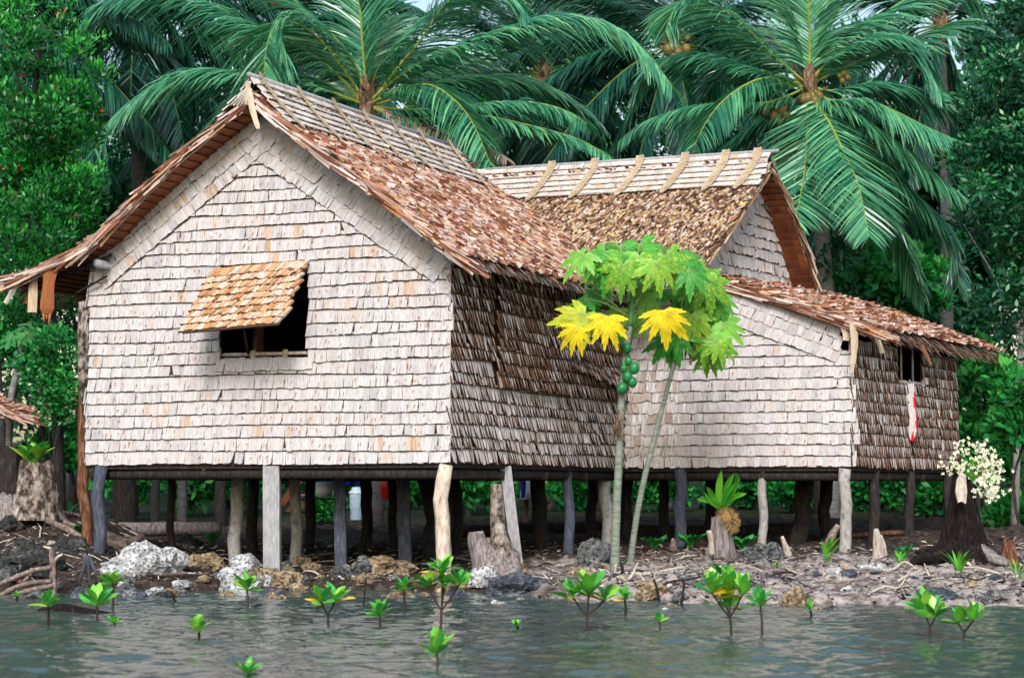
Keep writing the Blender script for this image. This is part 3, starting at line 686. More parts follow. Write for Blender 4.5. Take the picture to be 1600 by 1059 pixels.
thatch(mb, mainR, .052, (.016,.036), .25, keep_main, lift=.022, mess=.014, messang=.10)
thatch(mb, mainL, .11, (.03,.06), .25, YES)
slab(mb, mainR, .05, keep_main); slab(mb, mainL, .06)
verge(mb, mainR, 0.0, .09, -V1, n=70); verge(mb, mainL, 0.0, .10, -V1, n=90)
# loose fringe along the eaves
def fringe(mb, sl, n, ln=(.12,.3), keep=YES, m=0, droop=.5, thick=.06):
    for k in range(n):
        w = random.random(); D, S, nn = sl.frame(1.0, w); a = sl.at(1.0, w)-nn*thick*random.random() - D*.12
        if not keep(a): continue
        d = (D - UPZ*random.random()*droop + S*random.gauss(0,.2)).normalized(); l = random.uniform(*ln); h = random.uniform(.008, .024)
        b = a+d*l*.6+nn*.01; c = b+(d-UPZ*.3*droop).normalized()*l*.5
        mb.add([a-S*h, a+S*h, b+S*h, b-S*h, c+S*h*.4, c-S*h*.4], [(0,1,2,3),(3,2,4,5)], m, [(0,0),(h*2,0),(h*2,l*.5),(0,l*.5),(h*2,l),(0,l)])
fringe(mb, mainR, 420, keep=keep_main); fringe(mb, mainL, 300, (.12,.4))
roof_m = tag(mb.build("roof", RM, house), "rust brown thatched roof of the main hut")
mb = MB()
thatch(mb, wingF, .058, (.02,.044), .20, keep_wing, lift=.026, mess=.017, messang=.14)
thatch(mb, wingB, .14, (.04,.07), .25, YES)
slab(mb, wingF, .05, keep_wing); slab(mb, wingB, .05, keep_wing)
verge(mb, wingF, 0.0, .05, NS2, n=60, fib=3); verge(mb, wingB, 0.0, .06, NS2, n=60, fib=3)
fringe(mb, wingF, 200, keep=keep_wing); fringe(mb, wingB, 80)
roof_w = tag(mb.build("roof", [M['roof_tan'], M['wall_back'], M['under']], house), "golden brown thatched roof of the cross wing")
# lean-to roof
l_ft, l_fe, l_be, l_bt = P(1116,436,25.7), P(1352,508,24.75), P(1560,550,29.6), P(1292,462,29.4)
mid_f = l_ft.lerp(l_fe, .5)+UPZ*.03; mid_b = l_bt.lerp(l_be, .5)+UPZ*.05
lean = Slope([l_ft, mid_f, l_fe], l_be-l_fe, [l_bt, mid_b, l_be])
mb = MB()
thatch(mb, lean, .07, (.03,.06), .25, YES, lift=.035, mess=.025, messang=.2)
slab(mb, lean, .09)
verge(mb, lean, 0.0, .12, -V2, n=60, fib=6)
fringe(mb, lean, 900, (.10,.26), droop=.6, thick=.13)
roof_l = tag(mb.build("roof", RM, house), "low lean-to roof with a thick ragged eave")
# --- ridge caps: courses of pale leaf, lashings and ridge pole
def capcurve(top, a, t):
    c = Vector((top.x+(a.x-top.x)*.41, top.y+(a.y-top.y)*.41, top.z+(a.z-top.z)*.53))
    return top*(1-t)**2 + c*2*t*(1-t) + a*t*t
def ridge_cap(roof, r0, r1, slA, slB, hA, hB, nrow, capmat, label):
    T = (r1-r0); L = T.length; T.normalize(); mb = MB()
    for sgn, prof, hh in ((1, slA, hA), (-1, slB, hB)):
        top = r0+UPZ*.235
        for k in range(nrow):
            p0, p1 = capcurve(top, prof, k/nrow), capcurve(top, prof, (k+1)/nrow)
            d = p1-p0; hk = d.length; d = d.normalized(); nn = T.cross(d).normalized()
            ou = prof-top; nn = -nn if nn.dot(Vector((ou.x,ou.y,0))) < 0 else nn
            shingles(mb, p1, T, -d, nn, L, [0], hk, (.06,.12), lambda s, z: True, d0=.012, d1=.032, jit=.004, sag=.006, overlap=.02, lip=.02, seed=k+sgn*9)
            st = [p1-d*.012+T*(L*i/8)+nn*(.036+.006*math.sin(i*2.1+k)) for i in range(9)]
            mb.tube(st, .009, 5, mat=0)
            mb.add([p0, p0+T*L, p1+T*L, p1], [(0,1,2,3)], 1)
    cap = mb.build("ridge_cap", [capmat, M['wall_edge']], roof)
    return T, L
bm_a = mainR.at(.205, 0)+Vector((0,0,.055)); bm_b = mainL.at(.13, 0)+Vector((0,0,.05))
T1, LR1 = ridge_cap(roof_m, ridge_m, ridge_m+V1*(LM-.55), bm_a, bm_b, .6, .4, 6, M['cap'], "")
bw_a = wingF.at(.195, 0)+UPZ*.06; bw_b = wingB.at(.12, 0)+UPZ*.03
T2, LR2 = ridge_cap(roof_w, ridge_w, ridge_w+wdir*1.12, bw_a, bw_b, .55, .3, 6, M['cap'], "")
def lash(roof, r0, T, s, foot, slant, wd):
    mb = MB(); top = r0+UPZ*.245+T*s
    ft = foot+T*s; pts = []; nns = []
    for t in (-.03, .12, .3, .5, .7, .88, 1.03, 1.16):
        p = capcurve(top, ft, min(1, max(0, t))); q = capcurve(top, ft, min(1, max(0, t))+.02); dd = (q-p).normalized(); nn = T.cross(dd).normalized(); ou = ft-top
        nn = -nn if nn.dot(Vector((ou.x,ou.y,0))) < 0 else nn
        if t > 1: p = p + dd*(ft-top).length*(t-1)
        pts.append(p+nn*.055+T*slant*max(0, t-.3)*1.4+(UPZ*.03 if t < 0 else Vector()))
    pts = smoothpath(pts, 3); w = [wd]*(len(pts)-4)+[wd*.85, wd*.65, wd*.45, wd*.2]
    vs = []; at = []
    for p, h in zip(pts, w): vs += [p-T*h, p+T*h+nn*.008]; at += [(0, 0), (h*2, 0)]
    n = len(pts); mb.add(vs, [(2*i,2*i+1,2*i+3,2*i+2) for i in range(n-1)], 0, [(a[0], .05*(i//2)) for i, a in enumerate(at)])
    # plaited edge
    for i in range(n-1): mb.tube([pts[i]-T*w[i]*.9+nn*.012, pts[i+1]+T*w[i+1]*.9+nn*.012], .008, 4, 0)
    mb.build("lashing", M['strap'], roof)
for s in (.10, .95, 1.78, 2.55, 3.32, 4.10, 4.98): lash(roof_m, ridge_m, T1, s, bm_a, -.03, .034)
for s in (.17, .66, 1.30, 2.02, 2.75, 3.46): lash(roof_w, ridge_w, T2, s, bw_a, .10, .062)
mb = MB(); mb.tube([ridge_m-V1*.09+UPZ*.25, ridge_m+V1*2.5+UPZ*.262, ridge_m+V1*(LM-.5)+UPZ*.25], .034, 8, rough=.1); mb.build("ridge_pole", M['pole_grey'], roof_m, True)
mb = MB(); mb.tube([ridge_w-wdir.normalized()*.14+UPZ*.25, ridge_w+wdir+UPZ*.25], .028, 8, rough=.1); mb.build("ridge_pole", M['pole_grey'], roof_w, True)
# finial leaves at the ridge ends and leaf strips hanging from eaves
def strip(parent, pts, w, mat, name="hanging_leaf", nrm=Vector((0,-1,0)), fork=False):
    mb = MB(); pts = smoothpath(pts, 4); n = len(pts); vs = []; at = []
    for i, p in enumerate(pts):
        t = (pts[min(i+1,n-1)]-pts[max(i-1,0)]).normalized(); x = t.cross(nrm).normalized()
        h = w[min(len(w)-1, int(i*len(w)/n))] if isinstance(w, (list, tuple)) else w
        vs += [p-x*h, p+nrm*h*.5, p+x*h]; at += [(0, i*.05), (h, i*.05), (2*h, i*.05)]
    mb.add(vs, [f for i in range(n-1) for f in ((3*i,3*i+1,3*i+4,3*i+3),(3*i+1,3*i+2,3*i+5,3*i+4))], 0, at)
    if fork:
        e = pts[-1]; h = w[-1]
        for k in (-1, 0, 1): mb.add([e+Vector((k*h*.7-h*.3,0,0)), e+Vector((k*h*.7+h*.3,0,0)), e+Vector((k*h*.5,0,-random.uniform(.08,.16)))], [(0,1,2)], 0)
    o = mb.build(name, mat, parent); sm = o.modifiers.new("thick", 'SOLIDIFY'); sm.thickness = .008; return o
def vp(px, py, off=0.0): return on_vm(px, py) - V1*off
strip(house, [vp(394,140,.05), vp(399,170,.07), vp(408,203,.06)], [.025,.036,.038,.032,.02], M['hang_pale'])
strip(house, [vp(391,130,.05), vp(392,150,.05), vp(388,165,.04)], .03, M['cap'])
for q in range(5): strip(house, [vp(391+q,128,.03), vp(390-q*2,150,.03+q*.01), vp(384-q*6,166,.02)], .012, M['cap'])
strip(house, [vp(79,418,.0), vp(77,450,.02), vp(73,490,.0)], [.10,.085,.075,.08,.09,.06], M['hang'], fork=True)
strip(house, [vp(44,432,-.1), vp(43,455,-.1), vp(42,487,-.1)], [.055,.06,.06], M['hang_pale'])
strip(house, [vp(30,430), vp(22,450), vp(8,474)], [.05,.04,.03], M['cap'])
strip(house, [vp(37,436,-.2), vp(30,455,-.2), vp(23,472,-.2)], [.04,.03,.02], M['hang'])
strip(house, [vp(24,430), vp(12,443), vp(2,450)], [.05,.05,.04], M['hang_pale'])
lv = lambda px, py, Y: P(px, py, Y)
strip(house, [lv(1333,506,24.75), lv(1335,540,24.8), lv(1331,582,24.85)], [.055,.05,.04,.025], M['hang_pale'])
strip(house, [lv(1362,515,24.8), lv(1372,532,24.9), lv(1379,552,24.9)], [.035,.032], M['hang_pale'])
strip(house, [lv(1316,505,24.9), lv(1322,520,24.9), lv(1322,532,24.9)], [.05,.05,.045], M['hang_pale'])
strip(house, [lv(1440,540,26.3), lv(1448,555,26.3), lv(1455,570,26.3)], [.03,.02], M['side'])
for (px, py, Y, ln) in ((845,432,23.3,24), (862,436,23.5,22), (856,436,23.4,12), (874,438,23.7,14), (880,440,23.8,12)):
    strip(house, [P(px,py,Y), P(px+2,py+ln*.5,Y), P(px-1+3*random.random(),py+ln,Y)], [.012,.008], M['cap'])
strip(house, [P(316,714,22.75)-Vector((0,.06,0)), P(320,728,22.75)-Vector((0,.06,0)), P(320,738,22.75)-Vector((0,.06,0))], [.065,.06,.02], M['hang_pale'])
# wall plates: round pole ends under the eaves
mb = MB(); pe = vp(690,400,-.12); mb.tube([pe, pe+V1*5.6], .055, 9, rough=.08); mb.build("wall_plate", M['pole_grey'], house, True)
mb = MB(); pe = vp(141,410,-.12); mb.tube([pe, pe+V1*5.6], .055, 9, rough=.08); mb.build("wall_plate", M['pole_grey'], house, True)
for (a, b) in (((60,430),(146,400)), ((95,452),(143,425)), ((30,436),(150,392))):
    mb = MB(); mb.tube([on_vm(*a)+V1*.3-UPZ*.02, on_vm(*b)+V1*.3-UPZ*.02], .016, 6); mb.build("rafter", M['pole'], house, True)
# --- window of the gable wall: opening, sill pole, prop and raised shutter
mb = MB()
for (s, z, hs, hzz) in (((w_s0+w_s1)/2, w_zb-.02, (w_s1-w_s0)/2+.02, .02), ((w_s0+w_s1)/2, w_zt+.015, (w_s1-w_s0)/2+.02, .02), (w_s0-.012, (w_zb+w_zt)/2, .014, (w_zt-w_zb)/2), (w_s1+.012, (w_zb+w_zt)/2, .014, (w_zt-w_zb)/2)):
    mb.box(p_(s, z, -.03), hs, .028, hzz, U1, N1, UPZ)
win = tag(mb.build("window", M['pole'], house), "open window under the raised leaf shutter")
mb = MB(); mb.tube([p_(w_s0, w_zb+.055, -.05), p_(w_s1, w_zb+.05, -.05)], .024, 8, rough=.1); mb.build("sill_pole", M['pole_pale'], win, True)
mb = MB()
for f in (.37, .73): mb.box(p_(w_s0+(w_s1-w_s0)*f, w_zb+.05, -.03), .03, .012, .05, U1, N1, UPZ)
mb.build("lashing", M['strap'], win)
mb = MB(); mb.tube([p_(w_s0+.26, -.02, -.5), p_(w_s0+.29, 1.6, -.5), p_(w_s0+.27, 3, -.5)], .07, 8, rough=.2); mb.build("inner_post", M['pole_brown'], house, True)
sh0 = PP(337, 424, A_+N1*.05, N1); sh1 = PP(483, 410, A_+N1*.05, N1)
sb0 = P(286, 519, 21.85); sb1 = P(437, 511, 21.45)
Us = (sh1-sh0); Lsx = Us.length; Us.normalize(); Ws = (sh0-sb0); hsx = Ws.length; Ws.normalize(); Ns = Us.cross(Ws); Ns = -Ns if Ns.y > 0 else Ns
mb = MB(); nr = 9
shingles(mb, sb0, Us, Ws, Ns, Lsx, [hsx/nr*i for i in range(nr)], hsx/nr, (.045,.085), lambda s, z: True, d1=.032, jit=.007, lean=-.045, sag=.006, curl=.005, shadow_lath=.024, lip=.03, odd=.01)
mb.add([sb0-Ns*.01, sb0+Us*Lsx-Ns*.01, sh0+Us*Lsx-Ns*.01, sh0-Ns*.01], [(0,1,2,3)], 2)
shut = tag(mb.build("shutter", [M['shutter'], M['wall_edge'], M['wall_back']], house), "tan leaf shutter propped open over the window")
mb = MB(); mb.tube([P(380,510,21.75), p_(w_s0+.40, w_zb+.06, -.03)], .016, 6); mb.build("prop", M['pole'], shut, True)
# sill course under the window
mb = MB(); shingles(mb, p_(w_s0, w_zb-.165, .03), U1, UPZ, N1, w_s1-w_s0, [0], .14, (.07,.11), lambda s, z: True, jit=.004, sag=.002, overlap=.0, pick=lambda s, b: .4+.3*random.random()); mb.build("sill", WM, win)
# lean-to window bars
mb = MB(); mb.box(t_((lw0+lw1)/2, lzb-.02, -.02), (lw1-lw0)/2, .02, .02, V2, NS2, UPZ); win2 = tag(mb.build("window", M['pole'], house), "narrow barred window of the lean-to")
for f in (.22, .70):
    mb = MB(); s = lw0+(lw1-lw0)*f; mb.tube([t_(s, lzb-.02, -.01), t_(s, lzt+.25, -.01)], .018, 6); mb.build("bar", M['pole_grey'], win2, True)

# --- stilts: (top px, base px, base py, depth, radius px, material, square, wobble)
STILTS = [(157,153,908,23.05,9.5,'pole_blue',0,.10,"dark navy corner stilt"), (131,136,862,23.35,9,'pole_brown',0,.16,None), (425,426,915,22.35,15,'pole_grey',1,.02,"thick square grey post standing in the water"),
 (530,534,896,22.9,10.5,'pole_blue',1,.04,None), (693,693,905,21.45,11.5,'pole_pale',0,.20,"pale peeled corner post"), (268,267,872,24.4,6,'pole',0,.06,None),
 (374,365,885,23.7,10.5,'pole_birch',0,.08,None), (396,393,840,26.0,9,'pole',0,.08,None), (459,464,862,24.0,9,'pole_birch',0,.10,None), (487,483,823,26.5,8,'pole',0,.08,None),
 (570,575,828,26.8,9,'pole',0,.08,None), (613,615,838,26.5,7,'pole',0,.06,None), (630,634,873,23.6,11.5,'pole_blue',1,.04,None), (672,690,872,24.6,22,'pole',0,.10,None),
 (706,716,842,25.2,12,'pole',0,.06,None), (790,812,874,22.9,10,'pole_grey',1,.03,"leaning split post"), (840,846,852,26.2,12,'pole',0,.06,None), (886,889,853,24.7,8,'pole_blue',0,.06,None),
 (926,925,826,28.0,8,'pole',0,.06,None), (947,948,832,26.0,10,'pole_birch',0,.06,None), (982,978,842,27.5,9,'pole',0,.06,None), (1038,1037,838,28.2,8,'pole',0,.06,None),
 (1063,1062,856,25.95,9.5,'pole_blue',0,.06,None), (1110,1108,838,28.5,8,'pole',0,.05,None), (1192,1192,851,25.6,7,'pole_birch',0,.05,None), (1258,1244,860,26.6,14,'pole',0,.08,None),
 (1292,1290,846,27.4,10,'pole',0,.06,None), (1320,1321,868,25.05,9.5,'pole_birch',0,.07,"pale lichened corner post of the wing"), (1365,1363,862,25.9,8.5,'pole',0,.05,None), (1421,1420,862,27.0,7.5,'pole',0,.05,None), (1481,1480,846,28.3,7,'pole',0,.05,None)]
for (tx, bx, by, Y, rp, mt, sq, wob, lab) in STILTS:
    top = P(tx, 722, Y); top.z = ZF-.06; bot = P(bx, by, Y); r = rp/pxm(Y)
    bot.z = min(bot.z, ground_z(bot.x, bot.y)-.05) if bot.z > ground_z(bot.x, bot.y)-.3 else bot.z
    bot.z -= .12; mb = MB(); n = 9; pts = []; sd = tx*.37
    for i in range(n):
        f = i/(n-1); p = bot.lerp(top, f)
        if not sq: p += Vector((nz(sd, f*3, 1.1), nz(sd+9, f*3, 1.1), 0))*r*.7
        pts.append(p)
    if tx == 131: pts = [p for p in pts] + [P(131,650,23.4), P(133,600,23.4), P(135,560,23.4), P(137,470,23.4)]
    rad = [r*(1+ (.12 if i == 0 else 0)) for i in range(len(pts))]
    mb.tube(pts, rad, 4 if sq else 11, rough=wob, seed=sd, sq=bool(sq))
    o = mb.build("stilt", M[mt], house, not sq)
    if tx == 131: tag(o, "tall bark covered post rising to the eave")
    elif lab: tag(o, lab)
mb = MB(); mb.tube([P(131,472,23.22), P(131,530,23.2), P(131,590,23.2), P(133,655,23.25)], [.072,.085,.075,.03], 9, rough=.14); tag(mb.build("bark_slab", M['bark_pale'], house, True), "pale flaking bark slab on the left post")

# ---------------------------------------------------------------- palms
def frond(parent, ctrl, Lmax=1.05, n=95, droop=.9, mat='frond', rib='rachis', wid=.026, spread=1.0, name="frond", t0=.10, base_r=.028, asym=0.0, lift=-.12, dead=False):
    """one pinnate leaf: rib through ctrl (world points), leaflets on both sides bending under their weight"""
    pts = smoothpath(ctrl, 8); k = len(pts)
    Ls = [0]
    for i in range(1, k): Ls.append(Ls[-1]+(pts[i]-pts[i-1]).length)
    T = Ls[-1]; mb = MB()
    def at(t):
        d = t*T; i = 0
        while i < k-2 and Ls[i+1] < d: i += 1
        f = (d-Ls[i])/max(1e-6, Ls[i+1]-Ls[i]); return pts[i].lerp(pts[i+1], f), (pts[i+1]-pts[i]).normalized()
    mb.tube(pts, [base_r*(1-.85*i/(k-1)) for i in range(k)], 5, 1, cap=False)
    hue = random.random()*.2
    n = int(n*1.4)
    for j in range(n):
        t = t0 + (1-t0)*(j+random.random()*.5)/n
        p, tg = at(t)
        up = UPZ - tg*tg.z; up = up.normalized() if up.length > .05 else Vector((0,-1,0))
        S = tg.cross(up).normalized()
        prof = (.45+.55*min(1, (t-t0)/.25))*(1 if t < .55 else 1-.72*((t-.55)/.45)**1.5)
        for sgn in (-1, 1):
            ln = Lmax*prof*random.uniform(.88, 1.06)
            if dead and random.random() < .35: continue
            if random.random() < .015: continue
            ang = .92 - .42*t + random.gauss(0, .05)
            d = (S*sgn*math.sin(ang+.15)*spread + tg*math.cos(ang) + up*(lift+random.gauss(0,.06))).normalized()
            g = droop*.62*random.uniform(.7, 1.4)
            q = [p.copy()]; cur = p.copy(); dd = d.copy()
            for s in range(4):
                dd = (dd - UPZ*g*(.05+.13*s)).normalized(); cur = cur + dd*ln/4; q.append(cur.copy())
            wdv = tg - dd*tg.dot(dd); wdv = (wdv.normalized() + S*sgn*random.gauss(.25,.35) + up*random.gauss(.2,.35)).normalized()*1.05
            ws = [wid*.55, wid, wid*.9, wid*.6, wid*.08]
            vs = []; at_ = []
            for s in range(5):
                vs += [q[s]-wdv*ws[s]*.5*1.4, q[s]+wdv*ws[s]*.5*1.4]; at_ += [(0, ln*s/4), (wid, ln*s/4)]
            mb.add(vs, [(2*s,2*s+1,2*s+3,2*s+2) for s in range(4)], 0, at_, r=min(.99, max(0, hue+random.random()*.8)))  # wide leaflet tones also paint the light and dark of gloss
    return mb.build(name, [M[mat], M[rib]], parent)
def pfr(parent, base, pxs, dy, **kw):
    """frond from photo rib points; depth goes from the crown's depth to that plus dy"""
    n = len(pxs); Yb = base.y; ctrl = [base]
    for i, (x, y) in enumerate(pxs):
        f = (i+1)/n; ctrl.append(P(x, y, Yb+dy*f**1.1))
    return frond(parent, ctrl, **kw)
def palm(name, label, base_px, crown_px, Y, fronds, mat='frond', rib='rachis', trunk_r=.15, group=None, nuts=(), extra=6, Lk=1.0, low=None, trunkmat='trunk_grey', seed=0):
    random.seed(900+seed)
    top = P(crown_px[0], crown_px[1], Y); bx = P(base_px[0], base_px[1], Y); gz = ground_z(bx.x, Y, False)
    base = Vector((bx.x, Y, gz))
    r = thing(name, base, label, "palm tree", group)
    mid = base.lerp(top, .5) + Vector((.12*random.choice((-1,1)), 0, 0)); mb = MB()
    pts = smoothpath([base-UPZ*.2, mid, top], 14)
    rad = [trunk_r*(1.25-.45*i/(len(pts)-1))*(1+.04*(i % 2)) for i in range(len(pts))]
    mb.tube(pts, rad, 12, rough=.05, seed=seed); mb.build("trunk", M[trunkmat], r, True)
    mb = MB(); mb.tube([top-UPZ*.5, top-UPZ*.2, top+UPZ*.25, top+UPZ*.7], [trunk_r*.8, trunk_r*1.15, trunk_r*.9, trunk_r*.3], 10, rough=.25, seed=seed)
    for j in range(14):
        a = random.random()*6.28; o = top+Vector((math.cos(a)*trunk_r, math.sin(a)*trunk_r, random.uniform(-.25,.3))); d = Vector((math.cos(a)*.35, math.sin(a)*.35, random.uniform(.2,.8))); ln = random.uniform(.25,.55)
        x = d.cross(UPZ).normalized()*random.uniform(.02,.06); mb.add([o-x, o+x, o+d*ln+x*.4-UPZ*.05, o+d*ln-x*.5], [(0,1,2,3)])
    mb.build("crown_fibre", M['fibre'], r)
    for f in fronds:
        pxs, dy = f[0], f[1]; kw = dict(f[2]) if len(f) > 2 else {}
        kw.setdefault('Lmax', 1.05); kw['Lmax'] *= Lk*1.22
        kw.setdefault('mat', mat); kw.setdefault('rib', rib)
        pfr(r, top, pxs, dy, **kw)
    for j in range(extra):                      # fronds on the far side, arching away
        a = math.pi*(.1+.8*(j+.5)/max(1, extra)) + random.gauss(0,.1); el = random.uniform(.2, 1.1); Lr = random.uniform(3.2, 4.4)*Lk
        d = Vector((math.cos(a)*math.cos(el), math.sin(a)*math.cos(el), math.sin(el)))
        c = [top, top+d*Lr*.35, top+d*Lr*.68-UPZ*.25*Lr*.3, top+d*Lr*.9-UPZ*.6*Lr*.55]
        frond(r, c, Lmax=1.0*Lk, mat=mat, rib=rib, n=80)
    for (nx, ny, nr) in nuts:
        c = P(nx, ny, Y-.25); mb = MB(); mb.blob(c, nr/pxm(Y), nr/pxm(Y), nr*1.18/pxm(Y), nu=12, nv=9, axis=Vector((random.gauss(0,.3), random.gauss(0,.3), 1))); mb.build("coconut", M['coconut'], r, True)
    return r
FR1 = [
 ([(500,138),(440,116),(385,112),(300,113),(222,146),(165,196),(148,236)], -1.6, dict(Lmax=1.15, droop=1.0, n=105)),
 ([(538,110),(505,68),(476,44),(449,34),(428,44),(417,72),(412,118)], -1.6, dict(Lmax=1.35, droop=1.15, n=100)),
 ([(500,95),(405,44),(350,18),(290,-6),(220,-8),(165,6),(119,46)], -1.0, dict(Lmax=1.35, droop=1.25, n=110)),
 ([(598,140),(655,100),(734,66),(836,32),(904,27),(972,49),(1022,97),(1050,135)], -1.7, dict(Lmax=1.25, droop=1.2, n=120)),
 ([(596,140),(622,105),(655,66),(693,10),(735,-20),(790,-10),(830,30)], -1.2, dict(Lmax=1.2, droop=1.1, n=95)),
 ([(604,150),(642,136),(676,134),(714,160),(741,197),(767,258)], -2.8, dict(Lmax=.95, droop=1.1, n=80)),
 ([(640,172),(734,164),(800,159),(850,163),(890,176),(917,194)], -2.0, dict(Lmax=.95, droop=.8, n=90)),
 ([(640,186),(737,180),(819,194),(904,218),(955,248)], -2.6, dict(Lmax=.85, droop=.55, n=95)),
 ([(650,190),(705,212),(750,226),(792,248)], -2.6, dict(Lmax=.7, droop=1.3, mat="dead_frond", rib="dead_frond", n=60)),
 ([(585,200),(600,260),(610,330)], .6, dict(Lmax=.7, droop=1.3, mat="dead_frond", rib="dead_frond", n=50)),
 ([(566,60),(560,0),(540,-60),(500,-110)], -.4, dict(Lmax=1.0)),
 ([(574,60),(582,-10),(600,-80),(650,-120)], .3, dict(Lmax=1.0)),
 ([(548,90),(470,10),(380,-50),(280,-80)], -.3, dict(Lmax=1.2)),
 ([(590,110),(650,40),(760,-30),(860,-60),(960,-30)], .2, dict(Lmax=1.2)),
 ([(545,150),(480,120),(420,130),(350,180),(320,240)], .8, dict(Lmax=1.1)),
 ([(600,160),(680,130),(780,120),(880,150),(940,200)], .9, dict(Lmax=1.0)),
]
p1 = palm("coconut_palm", "coconut palm behind the main hut, its crown arching over the ridge", (585,700), (574,165), 32.5, FR1, extra=5, seed=1, trunkmat='trunk_dark', group="coconut palms behind the house")
FR2 = [
 ([(1290,180),(1320,230),(1335,300),(1338,380)], .7, dict(Lmax=.8, droop=1.3, mat="dead_frond", rib="dead_frond", n=55)),
 ([(1245,170),(1225,215),(1215,270)], .5, dict(Lmax=.7, droop=1.3, mat="dead_frond", rib="dead_frond", n=50)),
 ([(1265,60),(1263,10),(1262,-50),(1240,-100)], -.8, dict(Lmax=1.1, droop=.9)),
 ([(1220,97),(1162,41),(1121,10),(1087,0),(1055,14),(1040,50)], -1.0, dict(Lmax=1.25, droop=1.2, n=95)),
 ([(1220,122),(1130,93),(1060,90),(1020,108),(990,150)], .4, dict(Lmax=1.1, droop=1.1)),
 ([(1240,135),(1213,124),(1179,126),(1135,153),(1104,190),(1085,228)], -2.2, dict(Lmax=.95, droop=1.1, n=85)),
 ([(1200,160),(1111,163),(1060,172),(1005,192),(966,222)], -.9, dict(Lmax=.95, droop=.9, n=85)),
 ([(1230,168),(1196,186),(1150,214),(1110,255)], .2, dict(Lmax=.9, droop=.7)),
 ([(1261,175),(1261,211),(1257,265),(1250,310),(1240,352)], -2.2, dict(Lmax=1.2, droop=.35, spread=1.3, n=85, lift=.0)),
 ([(1278,165),(1298,195),(1322,245),(1342,292),(1358,370)], -2.2, dict(Lmax=1.1, droop=.35, spread=1.25, n=85, lift=.0)),
 ([(1295,156),(1352,156),(1400,175),(1451,200),(1502,222)], -1.8, dict(Lmax=1.1, droop=.9, n=90)),
 ([(1298,142),(1349,133),(1417,138),(1485,156),(1520,190)], .1, dict(Lmax=1.1, droop=1.0, n=90)),
 ([(1285,105),(1332,72),(1376,60),(1414,70),(1444,99),(1470,146)], -.8, dict(Lmax=1.15, droop=1.2, n=90)),
 ([(1285,160),(1332,175),(1400,221),(1451,262),(1512,312)], -1.2, dict(Lmax=1.15, droop=.9, n=90)),
 ([(1290,180),(1345,225),(1410,285),(1472,345),(1494,395),(1497,450)], -.4, dict(Lmax=1.1, droop=1.15, n=95)),
 ([(1285,185),(1315,260),(1380,330),(1420,400),(1445,470)], .4, dict(Lmax=1.05, droop=1.1, n=85)),
 ([(1275,90),(1320,50),(1366,28),(1420,0),(1480,-20),(1530,10)], .2, dict(Lmax=1.2, droop=1.1, n=90)),
 ([(1290,120),(1370,85),(1444,54),(1489,37),(1519,54),(1535,102)], .8, dict(Lmax=1.05, droop=1.1, n=90)),
 ([(1270,60),(1300,0),(1340,-60),(1400,-90)], .1, dict(Lmax=1.1)),
 ([(1250,60),(1225,0),(1180,-50),(1110,-70)], .2, dict(Lmax=1.1)),
]
NUT2 = [(1263,155,8),(1273,158,8),(1255,156,7),(1306,165,6),(1222,173,9),(1209,183,9),(1194,174,8),(1215,190,9),(1203,168,7),(1228,182,7),(1318,116,5),(1324,122,5),(1316,127,5),(1312,120,4),(1280,150,7)]
p2 = palm("coconut_palm", "coconut palm with clustered nuts rising right of the cross wing", (1296,700), (1265,135), 34.0, FR2, extra=4, seed=2, group="coconut palms behind the house", nuts=NUT2)
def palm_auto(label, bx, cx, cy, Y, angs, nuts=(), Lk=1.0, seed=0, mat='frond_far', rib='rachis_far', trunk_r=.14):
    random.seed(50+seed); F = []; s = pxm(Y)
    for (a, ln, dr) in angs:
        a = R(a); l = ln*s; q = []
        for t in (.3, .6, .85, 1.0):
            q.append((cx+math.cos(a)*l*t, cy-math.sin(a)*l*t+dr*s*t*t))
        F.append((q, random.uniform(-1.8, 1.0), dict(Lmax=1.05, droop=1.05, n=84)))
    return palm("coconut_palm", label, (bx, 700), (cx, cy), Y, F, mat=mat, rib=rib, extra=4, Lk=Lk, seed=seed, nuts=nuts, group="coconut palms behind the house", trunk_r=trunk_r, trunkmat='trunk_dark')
FAN = [(80,3.6,.9),(55,3.8,1.4),(30,4.0,1.9),(5,4.0,2.0),(-25,3.4,1.6),(-60,2.6,1.0),(105,3.6,.9),(130,3.8,1.4),(152,4.0,1.9),(178,4.0,2.0),(205,3.4,1.6),(240,2.6,1.0),(-85,2.4,.6),(-42,3.0,1.4),(222,3.0,1.4),(18,3.8,2.2),(166,3.8,2.2),(268,2.2,.5),(-12,3.6,2.4),(192,3.6,2.4)]
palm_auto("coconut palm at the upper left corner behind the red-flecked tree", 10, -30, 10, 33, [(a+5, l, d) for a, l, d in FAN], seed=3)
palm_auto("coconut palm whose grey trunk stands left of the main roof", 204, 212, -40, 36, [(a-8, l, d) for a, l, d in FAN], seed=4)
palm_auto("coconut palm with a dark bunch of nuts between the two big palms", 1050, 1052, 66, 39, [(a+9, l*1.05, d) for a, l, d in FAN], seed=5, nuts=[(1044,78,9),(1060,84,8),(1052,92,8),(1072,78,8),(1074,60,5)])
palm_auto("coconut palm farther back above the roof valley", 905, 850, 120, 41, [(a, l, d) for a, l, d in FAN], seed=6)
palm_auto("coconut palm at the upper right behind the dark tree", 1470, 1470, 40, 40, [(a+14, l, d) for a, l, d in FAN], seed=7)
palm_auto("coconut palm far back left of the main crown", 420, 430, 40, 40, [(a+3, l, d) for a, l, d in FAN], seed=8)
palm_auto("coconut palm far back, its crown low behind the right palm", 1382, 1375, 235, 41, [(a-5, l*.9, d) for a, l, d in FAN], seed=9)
# the dead frond hanging behind the ridge
random.seed(77)

